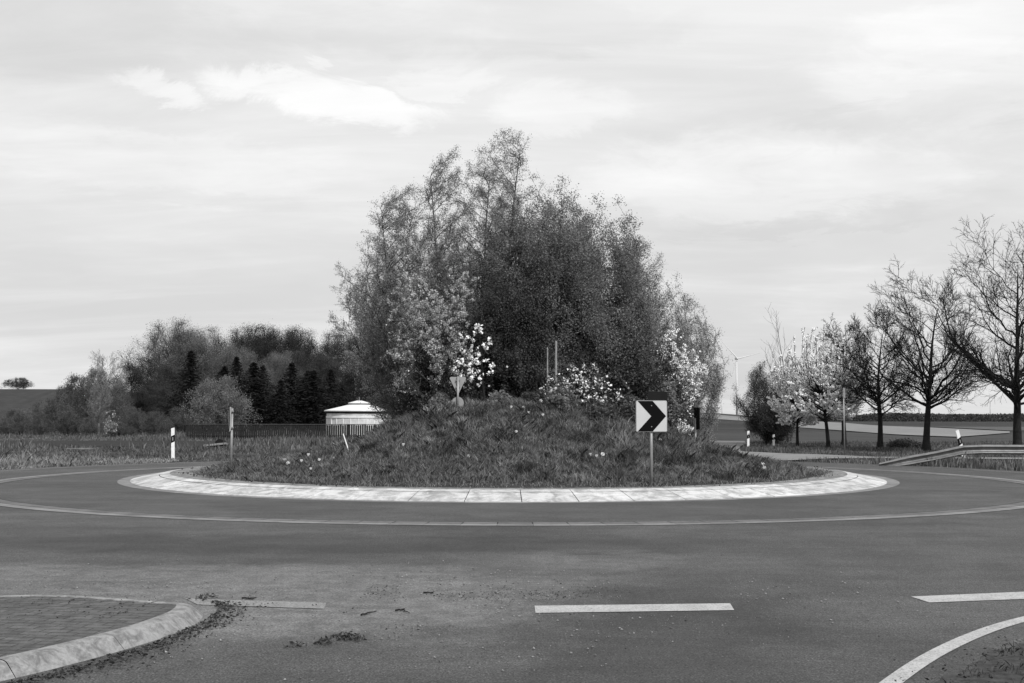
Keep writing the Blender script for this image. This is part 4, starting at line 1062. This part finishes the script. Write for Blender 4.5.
def deline(px, base, top, label, Y=None, lean=0.0, yaw=0.0):
    P = at(px, base) if Y is None else Vector(((px - 512) / F * Y, Y, 0))
    return delineator(P, (atd(px, top, P.y).z - P.z), label, lean, yaw)
deline(173.5, 459.6, 428.6, 'white marker post with slanted black band standing in the left verge grass', lean=R(-1.5), yaw=R(8))
deline(748.5, 446, 430, 'white marker post with black band at the bend of the far road', lean=R(1))
deline(774, 444.6, 433.5, 'smaller white marker post by the dark verge tree')
deline(962.5, 0, 428, 'white marker post leaning left behind the guard rail', Y=43.0, lean=R(-13))

# guard rail --------------------------------------------------------------
root = thing('guard_rail', 'steel guard rail with ramped end beside the right roadside', 'guard rail', (12.2, 38.2, 0))
prof = [(-.01, .155), (-.045, .15), (-.115, .12), (-.12, .105), (-.115, .09), (-.02, .04), (-.01, .02), (-.01, -.02), (-.02, -.04), (-.115, -.09), (-.12, -.105), (-.115, -.12), (-.045, -.15), (-.01, -.155)]
path_ = [(-.05, -.1, -.02), (.9, -.2, .16), (1.8, -.3, .33), (2.62, -.45, .52), (3.2, -.5, .545), (6, -.55, .545), (10, -.6, .545), (20, -.8, .545), (30, -1.2, .545)]
V = []; Fc = []; m_ = len(prof)
for i, (x_, y_, z_) in enumerate(path_):
    sc = 1 if i else .6
    for a_, b_ in prof: V.append((x_, y_ + a_, z_ + b_ * sc))
    for a_, b_ in prof: V.append((x_, y_ + a_ + .006, z_ + b_ * sc))
for i in range(len(path_) - 1):
    for j in range(m_ - 1):
        p = i * 2 * m_ + j; q_ = p + 2 * m_
        Fc.append((p, q_, q_ + 1, p + 1)); Fc.append((p + m_ + 1, q_ + m_ + 1, q_ + m_, p + m_))
link_mesh('beam', V, Fc, M['railsteel'], root)
for x_ in (1.75, 3.1, 5.1, 7.1, 9.1, 13, 17):
    zt = .36 if x_ < 2 else .62
    yy = np.interp(x_, [p[0] for p in path_], [p[1] for p in path_])
    mb = MB(); mb.box((x_, yy + .09, zt / 2 - .1), (.05, .10, zt + .2)); mb.build('post', M['galvdark'], root)

# stakes -------------------------------------------------------------------
def stake(p0, p1, r, label, m='stakewood'):
    root = MB(); p0 = Vector(p0); p1 = Vector(p1)
    root.tube((0, 0, -.15), (p1 - p0), r, r * .85, 8); root.tube(p1 - p0, (p1 - p0) * 1.015, r * .85, r * .4, 8)
    o = root.build('stake', M[m]); o.location = p0
    return tag(o, label, 'stake', 'wooden stakes on the mound')
for px, b_, t_, Y, r, lab in ((556, 404, 342, 31.6, .035, 'pale upright tree stake on the mound, right one of the pair'), (547.5, 404, 348, 32.2, .022, 'thinner tree stake on the mound, left one of the pair')):
    x_ = (px - 512) / F * Y; stake((x_, Y, float(mound(x_, Y))), atd(px, t_, Y), r, lab)
P = on_mound(351, 451); stake(P, atd(343.5, 434.5, P.y + .1), .014, 'short whitish stake leaning left on the left slope of the mound', 'postwhite')
P = on_mound(384.5, 0) if False else None

# tank -----------------------------------------------------------------------
Y = 88.0; x = (359.5 - 512) / F * Y; s_ = Y / F
root = thing('water_tank', 'round white tank with shallow cone roof and small cap behind the fence', 'tank', (x, Y, -.05))
Zt = lambda py: atd(359, py, Y).z + .05
rw = 32 * s_
mb = MB(); mb.lathe([(rw, -.2), (rw, Zt(412.3))], 64); mb.build('wall', M['tankwall'], root, True)
for k in range(26):
    a_ = 2 * math.pi * k / 26; mb = MB(); mb.box(((rw + .02) * math.cos(a_), (rw + .02) * math.sin(a_), Zt(419) / 2), (.05, .06, Zt(419)), a_); mb.build('rib', M['tankroof'], root)
mb = MB(); mb.lathe([(rw - .01, Zt(418.4)), (rw + .05, Zt(418.4)), (rw + .05, Zt(416.6)), (rw - .01, Zt(416.6))], 64); mb.build('band', M['tankroof'], root)
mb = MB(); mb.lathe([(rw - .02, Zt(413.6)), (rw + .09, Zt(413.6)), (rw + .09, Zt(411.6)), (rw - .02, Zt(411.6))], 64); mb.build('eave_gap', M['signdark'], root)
mb = MB(); mb.lathe([(rw - .05, Zt(411.6)), (rw + .2, Zt(411.9)), (rw + .2, Zt(411.0)), (10.5 * s_, Zt(405.2)), (.3, Zt(404.6))], 64)
rf = mb.build('roof', M['tankroof'], root)
mb = MB(); mb.lathe([(8.5 * s_, Zt(405.6)), (8.5 * s_, Zt(404))], 40); mb.build('vent_gap', M['signdark'], rf)
mb = MB(); mb.lathe([(8 * s_, Zt(404.1)), (11 * s_, Zt(404)), (11 * s_, Zt(403.4)), (3 * s_, Zt(401.2)), (0.001, Zt(400.9))], 40); mb.build('cap', M['tankroof'], rf)
mb = MB(); mb.tube((0, 0, Zt(401.2)), (0, 0, Zt(397.6)), .04, .03, 8); mb.build('finial', M['galvdark'], rf)

# fence before the tank -------------------------------------------------------
Y = 83.0; x0 = (188 - 512) / F * Y; x1 = (402 - 512) / F * Y; ztop = atd(300, 424.6, Y).z
root = thing('picket_fence', 'long low dark picket fence running in front of the tank', 'fence', (x0, Y, -.05))
mb = MB(); n = int((x1 - x0) / .16)
for k in range(n):
    hh = ztop * (.96 + .04 * random.random()); mb.box((k * .16 + .08, 0, hh / 2), (.125, .02, hh))
mb.build('pickets', M['fence'], root)['kind'] = 'stuff'
mb = MB(); mb.box(((x1 - x0) / 2, -.035, ztop + .02), (x1 - x0, .05, .05)); mb.build('top_rail', M['fencerail'], root)
mb = MB(); mb.box(((x1 - x0) / 2, -.035, .3), (x1 - x0, .05, .05)); mb.build('bottom_rail', M['fence'], root)
for k in range(9):
    mb = MB(); mb.box((k * (x1 - x0) / 8, .06, ztop / 2), (.09, .09, ztop + .1)); mb.build('post', M['fence'], root)

# culvert in the meadow ---------------------------------------------------------
Y = 62.0; x = (219 - 512) / F * Y
root = thing('culvert', 'small pale concrete culvert slab with a dark pipe mouth in the meadow', 'culvert', (x, Y, -.05))
mb = MB(); mb.box((-.1, 0, .12), (1.2, .5, .1), 0, 0, (R(-8), R(-6))); mb.build('slab', M['path'], root)
mb = MB(); mb.prism([(-.26 + .26 + .26 * math.cos(k * math.pi / 10), .26 * math.sin(k * math.pi / 10)) for k in range(11)], .4, (.15, -.2, .19)); mb.build('pipe_mouth', M['darkgap'], root)
strip('ditch', [(-38, 61), (-16, 62)], [(-44, 78), (-17.5, 77)], M['ditch'], .03, 20, 4)
strip('gravel_track', [(-20.6, 52.5), (-19.9, 52.7), (-19.2, 52.9)], [(-20.6, 52.9), (-19.9, 53.6), (-19.2, 53.2)], M['rim'], .16, 20, 3)

# wind turbines -------------------------------------------------------------------
def turbine(px, hub, Y, base_drop, rot, angs, blade_px, label):
    P = atd(px, hub, Y); zb = float(terrain(P.x, Y)); H_ = P.z - zb
    root = thing('wind_turbine', label, 'wind turbine', (P.x, Y, zb), R(rot), 'wind turbines on the horizon')
    k = H_ / 95
    mb = MB(); mb.tube((0, 0, -2), (0, 0, H_), 1.9 * k, 1.1 * k, 16); mb.build('tower', M['turbine'], root, True)
    mb = MB(); mb.box((0, .8 * k, H_), (3.2 * k, 9 * k, 3.4 * k)); mb.build('nacelle', M['turbine'], root)
    mb = MB(); mb.lathe([(.01, -2.2 * k), (1.2 * k, -1.6 * k), (1.8 * k, 0), (1.8 * k, 1.5 * k)], 14); hb = mb.build('hub', M['turbine'], root)
    hb.location = (0, -5.5 * k, H_); hb.rotation_euler = (R(-90), 0, 0)
    Lb = blade_px * Y / F
    for a_ in angs:
        mb = MB(); d = Vector((math.sin(R(a_)), 0, math.cos(R(a_)))); n_ = Vector((d.z, 0, -d.x))
        o = Vector((0, -5.5 * k, H_)); V = []
        for t, w0, w1, th in ((0, -.7, .7, .7), (.12, -.6, 1.6, .5), (.5, -.4, 1.0, .3), (1, -.1, .3, .1)):
            for a2, b2 in ((w0, 0), ((w0 + w1) / 2, -th), (w1, 0), ((w0 + w1) / 2, th)):
                V.append(o + d * (t * Lb) + n_ * (a2 * k) + Vector((0, b2 * k, 0)))
        mb.add(V, [(i * 4 + j, i * 4 + (j + 1) % 4, i * 4 + 4 + (j + 1) % 4, i * 4 + 4 + j) for i in range(3) for j in range(4)] + [(12, 13, 14, 15)])
        mb.build('blade', M['turbine'], root)
turbine(736.5, 358, 1800, 0, 0, (-42, 76, 196), 26, 'nearest white wind turbine, at the left of the dark verge tree')
turbine(722, 397, 4600, 0, 0, (-40, 70, 190), 10, 'tiny far wind turbine left of the nearest one')
turbine(990, 396, 4200, 0, 0, (-15, 105, 225), 11, 'faint far wind turbine seen through the bare boughs at the right')

# ------------------------------------------------------------------ flowers
def flower(kind_='daffodil'):
    root = thing('flower', 'x', 'flower', (0, 0, 0), 0, 'white spring flowers on the roundabout mound')
    mb = MB(); mb.tube((0, 0, -.05), (.02, 0, .17), .006, .005, 5)
    for s in (-1, 1): mb.add([(0, 0, 0), (.02 * s, .012, .10), (.06 * s, 0, .16), (.025 * s, -.012, .10)], [(0, 1, 2, 3)])
    mb.build('stem', M['stem'], root)
    mb = MB(); c0 = Vector((.02, -.01, .18)); ax = Vector((0, -.85, .53)); u = Vector((1, 0, 0)); v = ax.cross(u)
    def f(r, w, z, a_): return c0 + (u * math.cos(a_) + v * math.sin(a_)) * r + (v * math.cos(a_) - u * math.sin(a_)) * w + ax * z
    for k in range(6):
        a_ = k * math.pi / 3
        mb.add([f(0, 0, 0, a_), f(.026, .02, .008, a_), f(.046, 0, .006, a_), f(.026, -.02, .008, a_)], [(0, 1, 2, 3)])
    n_ = 8; V = [f(rr_, 0, zz_, j * 2 * math.pi / n_) for rr_, zz_ in ((.011, .004), (.015, .03), (.021, .042)) for j in range(n_)]
    mb.add(V, [(i * n_ + j, i * n_ + (j + 1) % n_, (i + 1) * n_ + (j + 1) % n_, (i + 1) * n_ + j) for i in range(2) for j in range(n_)])
    mb.build('bloom', M['petal'], root)
    return root
fl0 = flower()
spots = [(242, 467), (249, 463.5), (284, 467), (287.5, 470), (302, 466.5), (309, 461), (311, 474), (319, 465), (334, 463), (245, 471), (404, 450), (399, 409), (407, 411),
 (468, 463), (511, 411), (523, 412), (528, 417), (540, 407), (543, 420), (516, 436), (490, 403), (590, 459.5), (597, 460.5), (602, 461), (662, 434), (660, 443), (685, 434), (691, 430),
 (703, 436), (705, 441), (762, 470), (749, 457.5), (756, 458.5), (764, 473), (452, 479), (460, 477), (448, 480), (463, 479), (487, 476), (499, 475), (505, 474), (523, 477), (440, 481), (456, 480.5),
 (212, 471), (219, 472), (208, 473), (345, 479), (360, 478), (700, 447), (683, 438), (640, 402), (647, 409)]
smalls = 34
for i, (px, py) in enumerate(spots):
    P = on_mound(px, py)
    if P.y > 44: continue
    big = i < smalls
    sc = (.95 if big else .45) * random.uniform(.85, 1.2)
    sc = (sc, sc, sc)
    lab = 'white daffodil blooming in the grass of the roundabout mound' if big else 'tiny white daisy in the short grass of the roundabout mound'
    P.z -= .05
    o = copy_thing(fl0, P, random.uniform(-.9, 1.3), sc, lab)
for ch in list(fl0.children): bpy.data.objects.remove(ch)
bpy.data.objects.remove(fl0)

# ------------------------------------------------------------------ loose things on the road
def stones(name, x, y, s, m, seed, z=0.004, flat=.6):
    rg = np.random.default_rng(seed); n = len(x)
    base = np.array([[1, 0, 0], [-.6, .8, 0], [-.5, -.85, 0], [.1, .1, 1], [0, 0, -.4]])
    V = base[None] * (.6 + .8 * rg.random((n, 5, 1))); a_ = rg.random(n) * 6.28; c, si = np.cos(a_)[:, None], np.sin(a_)[:, None]
    X_ = V[..., 0] * c - V[..., 1] * si; Y_ = V[..., 0] * si + V[..., 1] * c
    V = np.stack([X_ * s[:, None] + x[:, None], Y_ * s[:, None] + y[:, None], V[..., 2] * s[:, None] * flat + z + .2 * s[:, None]], -1)
    Fc = np.array([[0, 1, 3], [1, 2, 3], [2, 0, 3], [1, 0, 4], [2, 1, 4], [0, 2, 4]])
    Fc = (Fc[None] + (np.arange(n) * 5)[:, None, None]).reshape(-1, 3)
    return tag(link_mesh(name, V.reshape(-1, 3), Fc, m), kind='stuff')
rg = np.random.default_rng(91)
n = 5200; x = np.clip(rg.normal(-1.5, 2.2, n), -7, 3.5); y = 9.6 + rg.normal(0, 1.2, n) + .12 * (x + 1.6)
k = (vnoise(x, y, 1.3, 14) > .4) & ~((x < -2.3) & (y < 10.4)) & ~((x > .1) & (x < 1.9) & (y > 9.15) & (y < 9.8)); x, y = x[k], y[k]
stones('gravel', x, y, .004 + .011 * rg.random(len(x)) ** 3, M['stone'], 92)
def flakes(name, x, y, size, m, seed, z=.008, zs=.02):
    rg = np.random.default_rng(seed); n = len(x)
    P = np.stack([x, y, z + zs * rg.random(n)], -1); V, Fc = leaf_mesh(P, size, rg, .5, .75)
    V[:, 2] = np.maximum(V[:, 2], .006)
    return tag(link_mesh(name, V, Fc, m), kind='stuff')
# dead leaves drifted against the splitter kerb
cp = np.array([(-3.1, 6.4), (-2.78, 6.95), (-2.42, 7.9), (-2.30, 8.7), (-2.31, 9.3), (-2.5, 9.75)])
dd_ = np.r_[0, np.cumsum(np.hypot(*np.diff(cp, axis=0).T))]
n = 1700; t = dd_[-1] * rg.random(n) ** 1.15; x = np.interp(t, dd_, cp[:, 0]); y = np.interp(t, dd_, cp[:, 1])
wd_ = .05 + .11 * vnoise(t, t * 0, 2.2, 15); x = x + np.abs(rg.normal(0, 1, n)) * wd_ - .03; y = y - rg.random(n) * .05
flakes('leaf_litter', x, y, .028, M['litter'], 93)
n = 700; rr_ = 7.95 + .7 * rg.random(n) ** 1.5; aa_ = rg.random(n) * 6.283; k = vnoise(aa_ * 7, aa_ * 0, 1.0, 18) > .45
flakes('leaf_litter', (ISL[0] + rr_ * np.cos(aa_))[k], (ISL[1] + rr_ * np.sin(aa_))[k], .07, M['litter'], 96, .185, .03)
n = 420; x = np.clip(rg.normal(-1.5, 1.4, n), -2.25, 2.5); y = 9.0 + rg.normal(0, 1.0, n); k = vnoise(x, y, 2.0, 16) > .5
flakes('leaf_litter', x[k], y[k], .022, M['litter'], 94)
n = 160; x = -3.6 + rg.random(n) * 1.3 - .4; y = 8.9 + rg.random(n) * 1.1 - .5; k = x < -2.75 - .25 * np.abs(y - 9)
flakes('leaf_litter', x[k], y[k], .02, M['litter'], 95, .094, .006)
n = 900; t = rg.random(n); x = np.interp(t * tt[-1], tt, E_[:, 0]) + rg.normal(0, .18, n) + .12; y = np.interp(t * tt[-1], tt, E_[:, 1]) - .05
flakes('leaf_litter', x, y, .022, M['litter'], 97, .02, .03)
n = 700; t = rg.random(n); k = rg.random(n); x = np.interp(t * tt[-1], tt, E_[:, 0]) + k * 1.6; y = np.interp(t * tt[-1], tt, E_[:, 1]) - k * 1.0
stones('gravel', x, y, .006 + .014 * rg.random(n) ** 2, M['clod'], 98, .035)
n = 900; x = -1.3 + 2.4 * rg.random(n); y = 10.15 - .12 * x + rg.normal(0, .22, n); k = vnoise(x, y, 2.4, 19) > .45
flakes('leaf_litter', x[k], y[k], .017, M['litter'], 99, .006, .012)
# clods and twigs one can count
def clump(px, py, w_, d_, n, label):
    P = at(px, py); rg = np.random.default_rng(int(px)); 
    xy = rg.normal(size=(n, 2)) * np.array([w_, d_]); hh = np.exp(-(xy[:, 0] / w_) ** 2 / 2) * .04
    V, Fc = leaf_mesh(np.concatenate([xy, (.008 + hh * rg.random(n))[:, None]], -1), .035, rg, .4, .5); V[:, 2] = np.maximum(V[:, 2], .004)
    o = link_mesh('leaf_clump', V, Fc, M['litter']); o.location = P; tag(o, label, 'leaf clump', 'clumps of dead leaves on the road')
clump(346, 640, .065, .05, 150, 'largest dark clump of dead leaves lying on the road')
clump(325, 645, .03, .03, 40, 'small dark clump of dead leaves just left of the largest clump')
clump(209, 600, .05, .06, 60, 'dark clump of dead leaves at the nose of the splitter island')
clump(297, 648, .04, .02, 30, 'thin scatter of dead leaves left of the two leaf clumps')
def twig(pts, label):
    P = at(*pts[0]); mb = MB(); Q = [at(*p) - P + Vector((0, 0, .012)) for p in pts]
    Q = [Vector(q_) + Vector((random.uniform(-.008, .008), random.uniform(-.02, .02), 0)) for a_, b_ in zip(Q, Q[1:]) for q_ in (a_, a_.lerp(b_, .35), a_.lerp(b_, .7))] + [Q[-1]]
    for i, (a_, b_) in enumerate(zip(Q, Q[1:])): mb.tube(a_, b_ + (b_ - a_) * .12, .0075 - .0007 * i, .0068 - .0007 * i, 6)
    mb.tube(Q[2], Q[2] + Vector((.03, .06, .004)), .005, .002, 5)
    o = mb.build('twig', M['barkdark']); o.location = P; tag(o, label, 'twig', 'broken twigs on the road')
twig([(361, 617), (368, 615), (377, 613)], 'short dark twig on the road, left one of the pair')
twig([(396, 612), (404, 611.5), (410, 614.5)], 'bent dark twig on the road, right one of the pair')
twig([(424, 594), (434, 594.5)], 'small straight twig farther up the road beyond the pair')
twig([(243, 600), (252, 601), (257, 599.5)], 'dark twig lying on the worn white dash')

# ------------------------------------------------------------------ light and sky
SUN = Vector((.42, -.68, .70)).normalized()
sl = bpy.data.lights.new('sun', 'SUN'); sl.energy = 3.2; sl.angle = R(.8); sl.color = (1, 1, 1)
so = bpy.data.objects.new('sun', sl); COL.objects.link(so); so.rotation_euler = SUN.to_track_quat('Z', 'Y').to_euler(); so.location = (20, -20, 40)
wd = bpy.data.worlds.new('World'); scene.world = wd; wd.use_nodes = True
nt = wd.node_tree; g = G(nt); bg = nt.nodes['Background']; bg.inputs['Strength'].default_value = .1
sky = nt.nodes.new('ShaderNodeTexSky'); sky.sky_type = 'NISHITA'; sky.sun_disc = False
sky.sun_elevation = math.asin(SUN.z); sky.sun_rotation = math.atan2(SUN.x, SUN.y); sky.dust_density = 2.5
bw = nt.nodes.new('ShaderNodeRGBToBW'); nt.links.new(sky.outputs[0], bw.inputs[0])
tc = nt.nodes.new('ShaderNodeTexCoord'); D = tc.outputs['Generated']; X, Y_, Z = g.xyz(D)
Zc = g.m('MAXIMUM', Z, 0.0)
den = g.m('ADD', Zc, .16)
U = g.m('DIVIDE', X, den); W_ = g.m('DIVIDE', Y_, den)
CP = g.comb(U, g.m('MULTIPLY', W_, 1.0), 0)
warp = g.noise(CP, .9, 4, .6)
CPw = g.comb(g.m('ADD', U, g.m('MULTIPLY', warp, .9)), g.m('ADD', W_, g.m('MULTIPLY', warp, .5)), 0.3)
broad = g.rng(g.noise(CPw, .55, 5, .55), .34, .66, 0, 1)
wisp = g.rng(g.noise(g.comb(g.m('MULTIPLY', U, .55), g.m('MULTIPLY', W_, 1.7), 3.1), 1.5, 7, .6, .5), .42, .72, 0, 1)
# billows: a few brighter banks of cloud at fixed bearings
def bank(px, py, rx, ry, amp, rot=0.0):
    d = ray(px, py); d = d / np.linalg.norm(d)
    az = g.m('ARCTAN2', X, Y_); el = g.m('ARCSINE', Z)
    wa = g.m('ADD', az, g.m('MULTIPLY', g.m('SUBTRACT', g.noise(CP, 2.6, 9, .7, .5), .5), .16))
    we = g.m('ADD', el, g.m('MULTIPLY', g.m('SUBTRACT', g.noise(CP, 3.1, 9, .7, .8), .5), .075))
    b = g.blob(wa, we, math.atan2(d[0], d[1]), math.asin(d[2]), rx, ry, rot)
    b = g.m('MULTIPLY', b, g.rng(g.noise(CP, 4.2, 8, .66, .6), .3, .62, .45, 1.15)); b = g.rng(b, .0, .95, 0, 1)
    return g.m('MULTIPLY', b, amp)
banks = None
for args in ((315, 100, .13, .024, .16, -.13), (160, 88, .05, .013, .13, -.25), (320, 62, .012, .01, .08), (430, 80, .05, .014, .07, .1), (560, 105, .10, .03, .09), (770, 175, .22, .05, .10), (970, 60, .16, .07, .10), (150, 165, .22, .035, .06)):
    bk = bank(*args); banks = bk if banks is None else g.m('ADD', banks, bk)
for args in ((60, 30, .25, .05, -.06), (480, 25, .25, .035, -.06), (860, 120, .15, .02, -.05, .12), (800, 225, .16, .016, -.04, .05)):
    banks = g.m('ADD', banks, bank(*args))
v = g.m('ADD', .74, g.m('MULTIPLY', broad, .13))
fw = g.rng(g.noise(g.comb(g.m('ADD', g.m('MULTIPLY', U, .9), g.m('MULTIPLY', warp, .8)), g.m('MULTIPLY', W_, 2.6), 7.3), 2.3, 9, .68, 1.1), .45, .75, 0, 1)
v = g.m('ADD', v, g.m('ADD', g.m('MULTIPLY', wisp, .10), g.m('MULTIPLY', g.m('MULTIPLY', fw, broad), .055)))
v = g.m('ADD', v, banks)
v = g.m('MULTIPLY', v, g.rng(Z, -.02, .22, .93, 1.0))
v = g.m('MULTIPLY', v, 9.0)
v = g.m('ADD', v, g.m('MULTIPLY', bw.outputs[0], .12))
cmb = nt.nodes.new('ShaderNodeCombineColor')
for i in range(3): nt.links.new(v, cmb.inputs[i])
nt.links.new(cmb.outputs[0], bg.inputs['Color'])
wd.cycles.sampling_method = 'AUTOMATIC'

vs = scene.view_settings; vs.view_transform = 'Standard'; vs.look = 'None'; vs.exposure = 0; vs.gamma = 1
scene.cycles.max_bounces = 5; scene.cycles.diffuse_bounces = 2; scene.cycles.transparent_max_bounces = 4
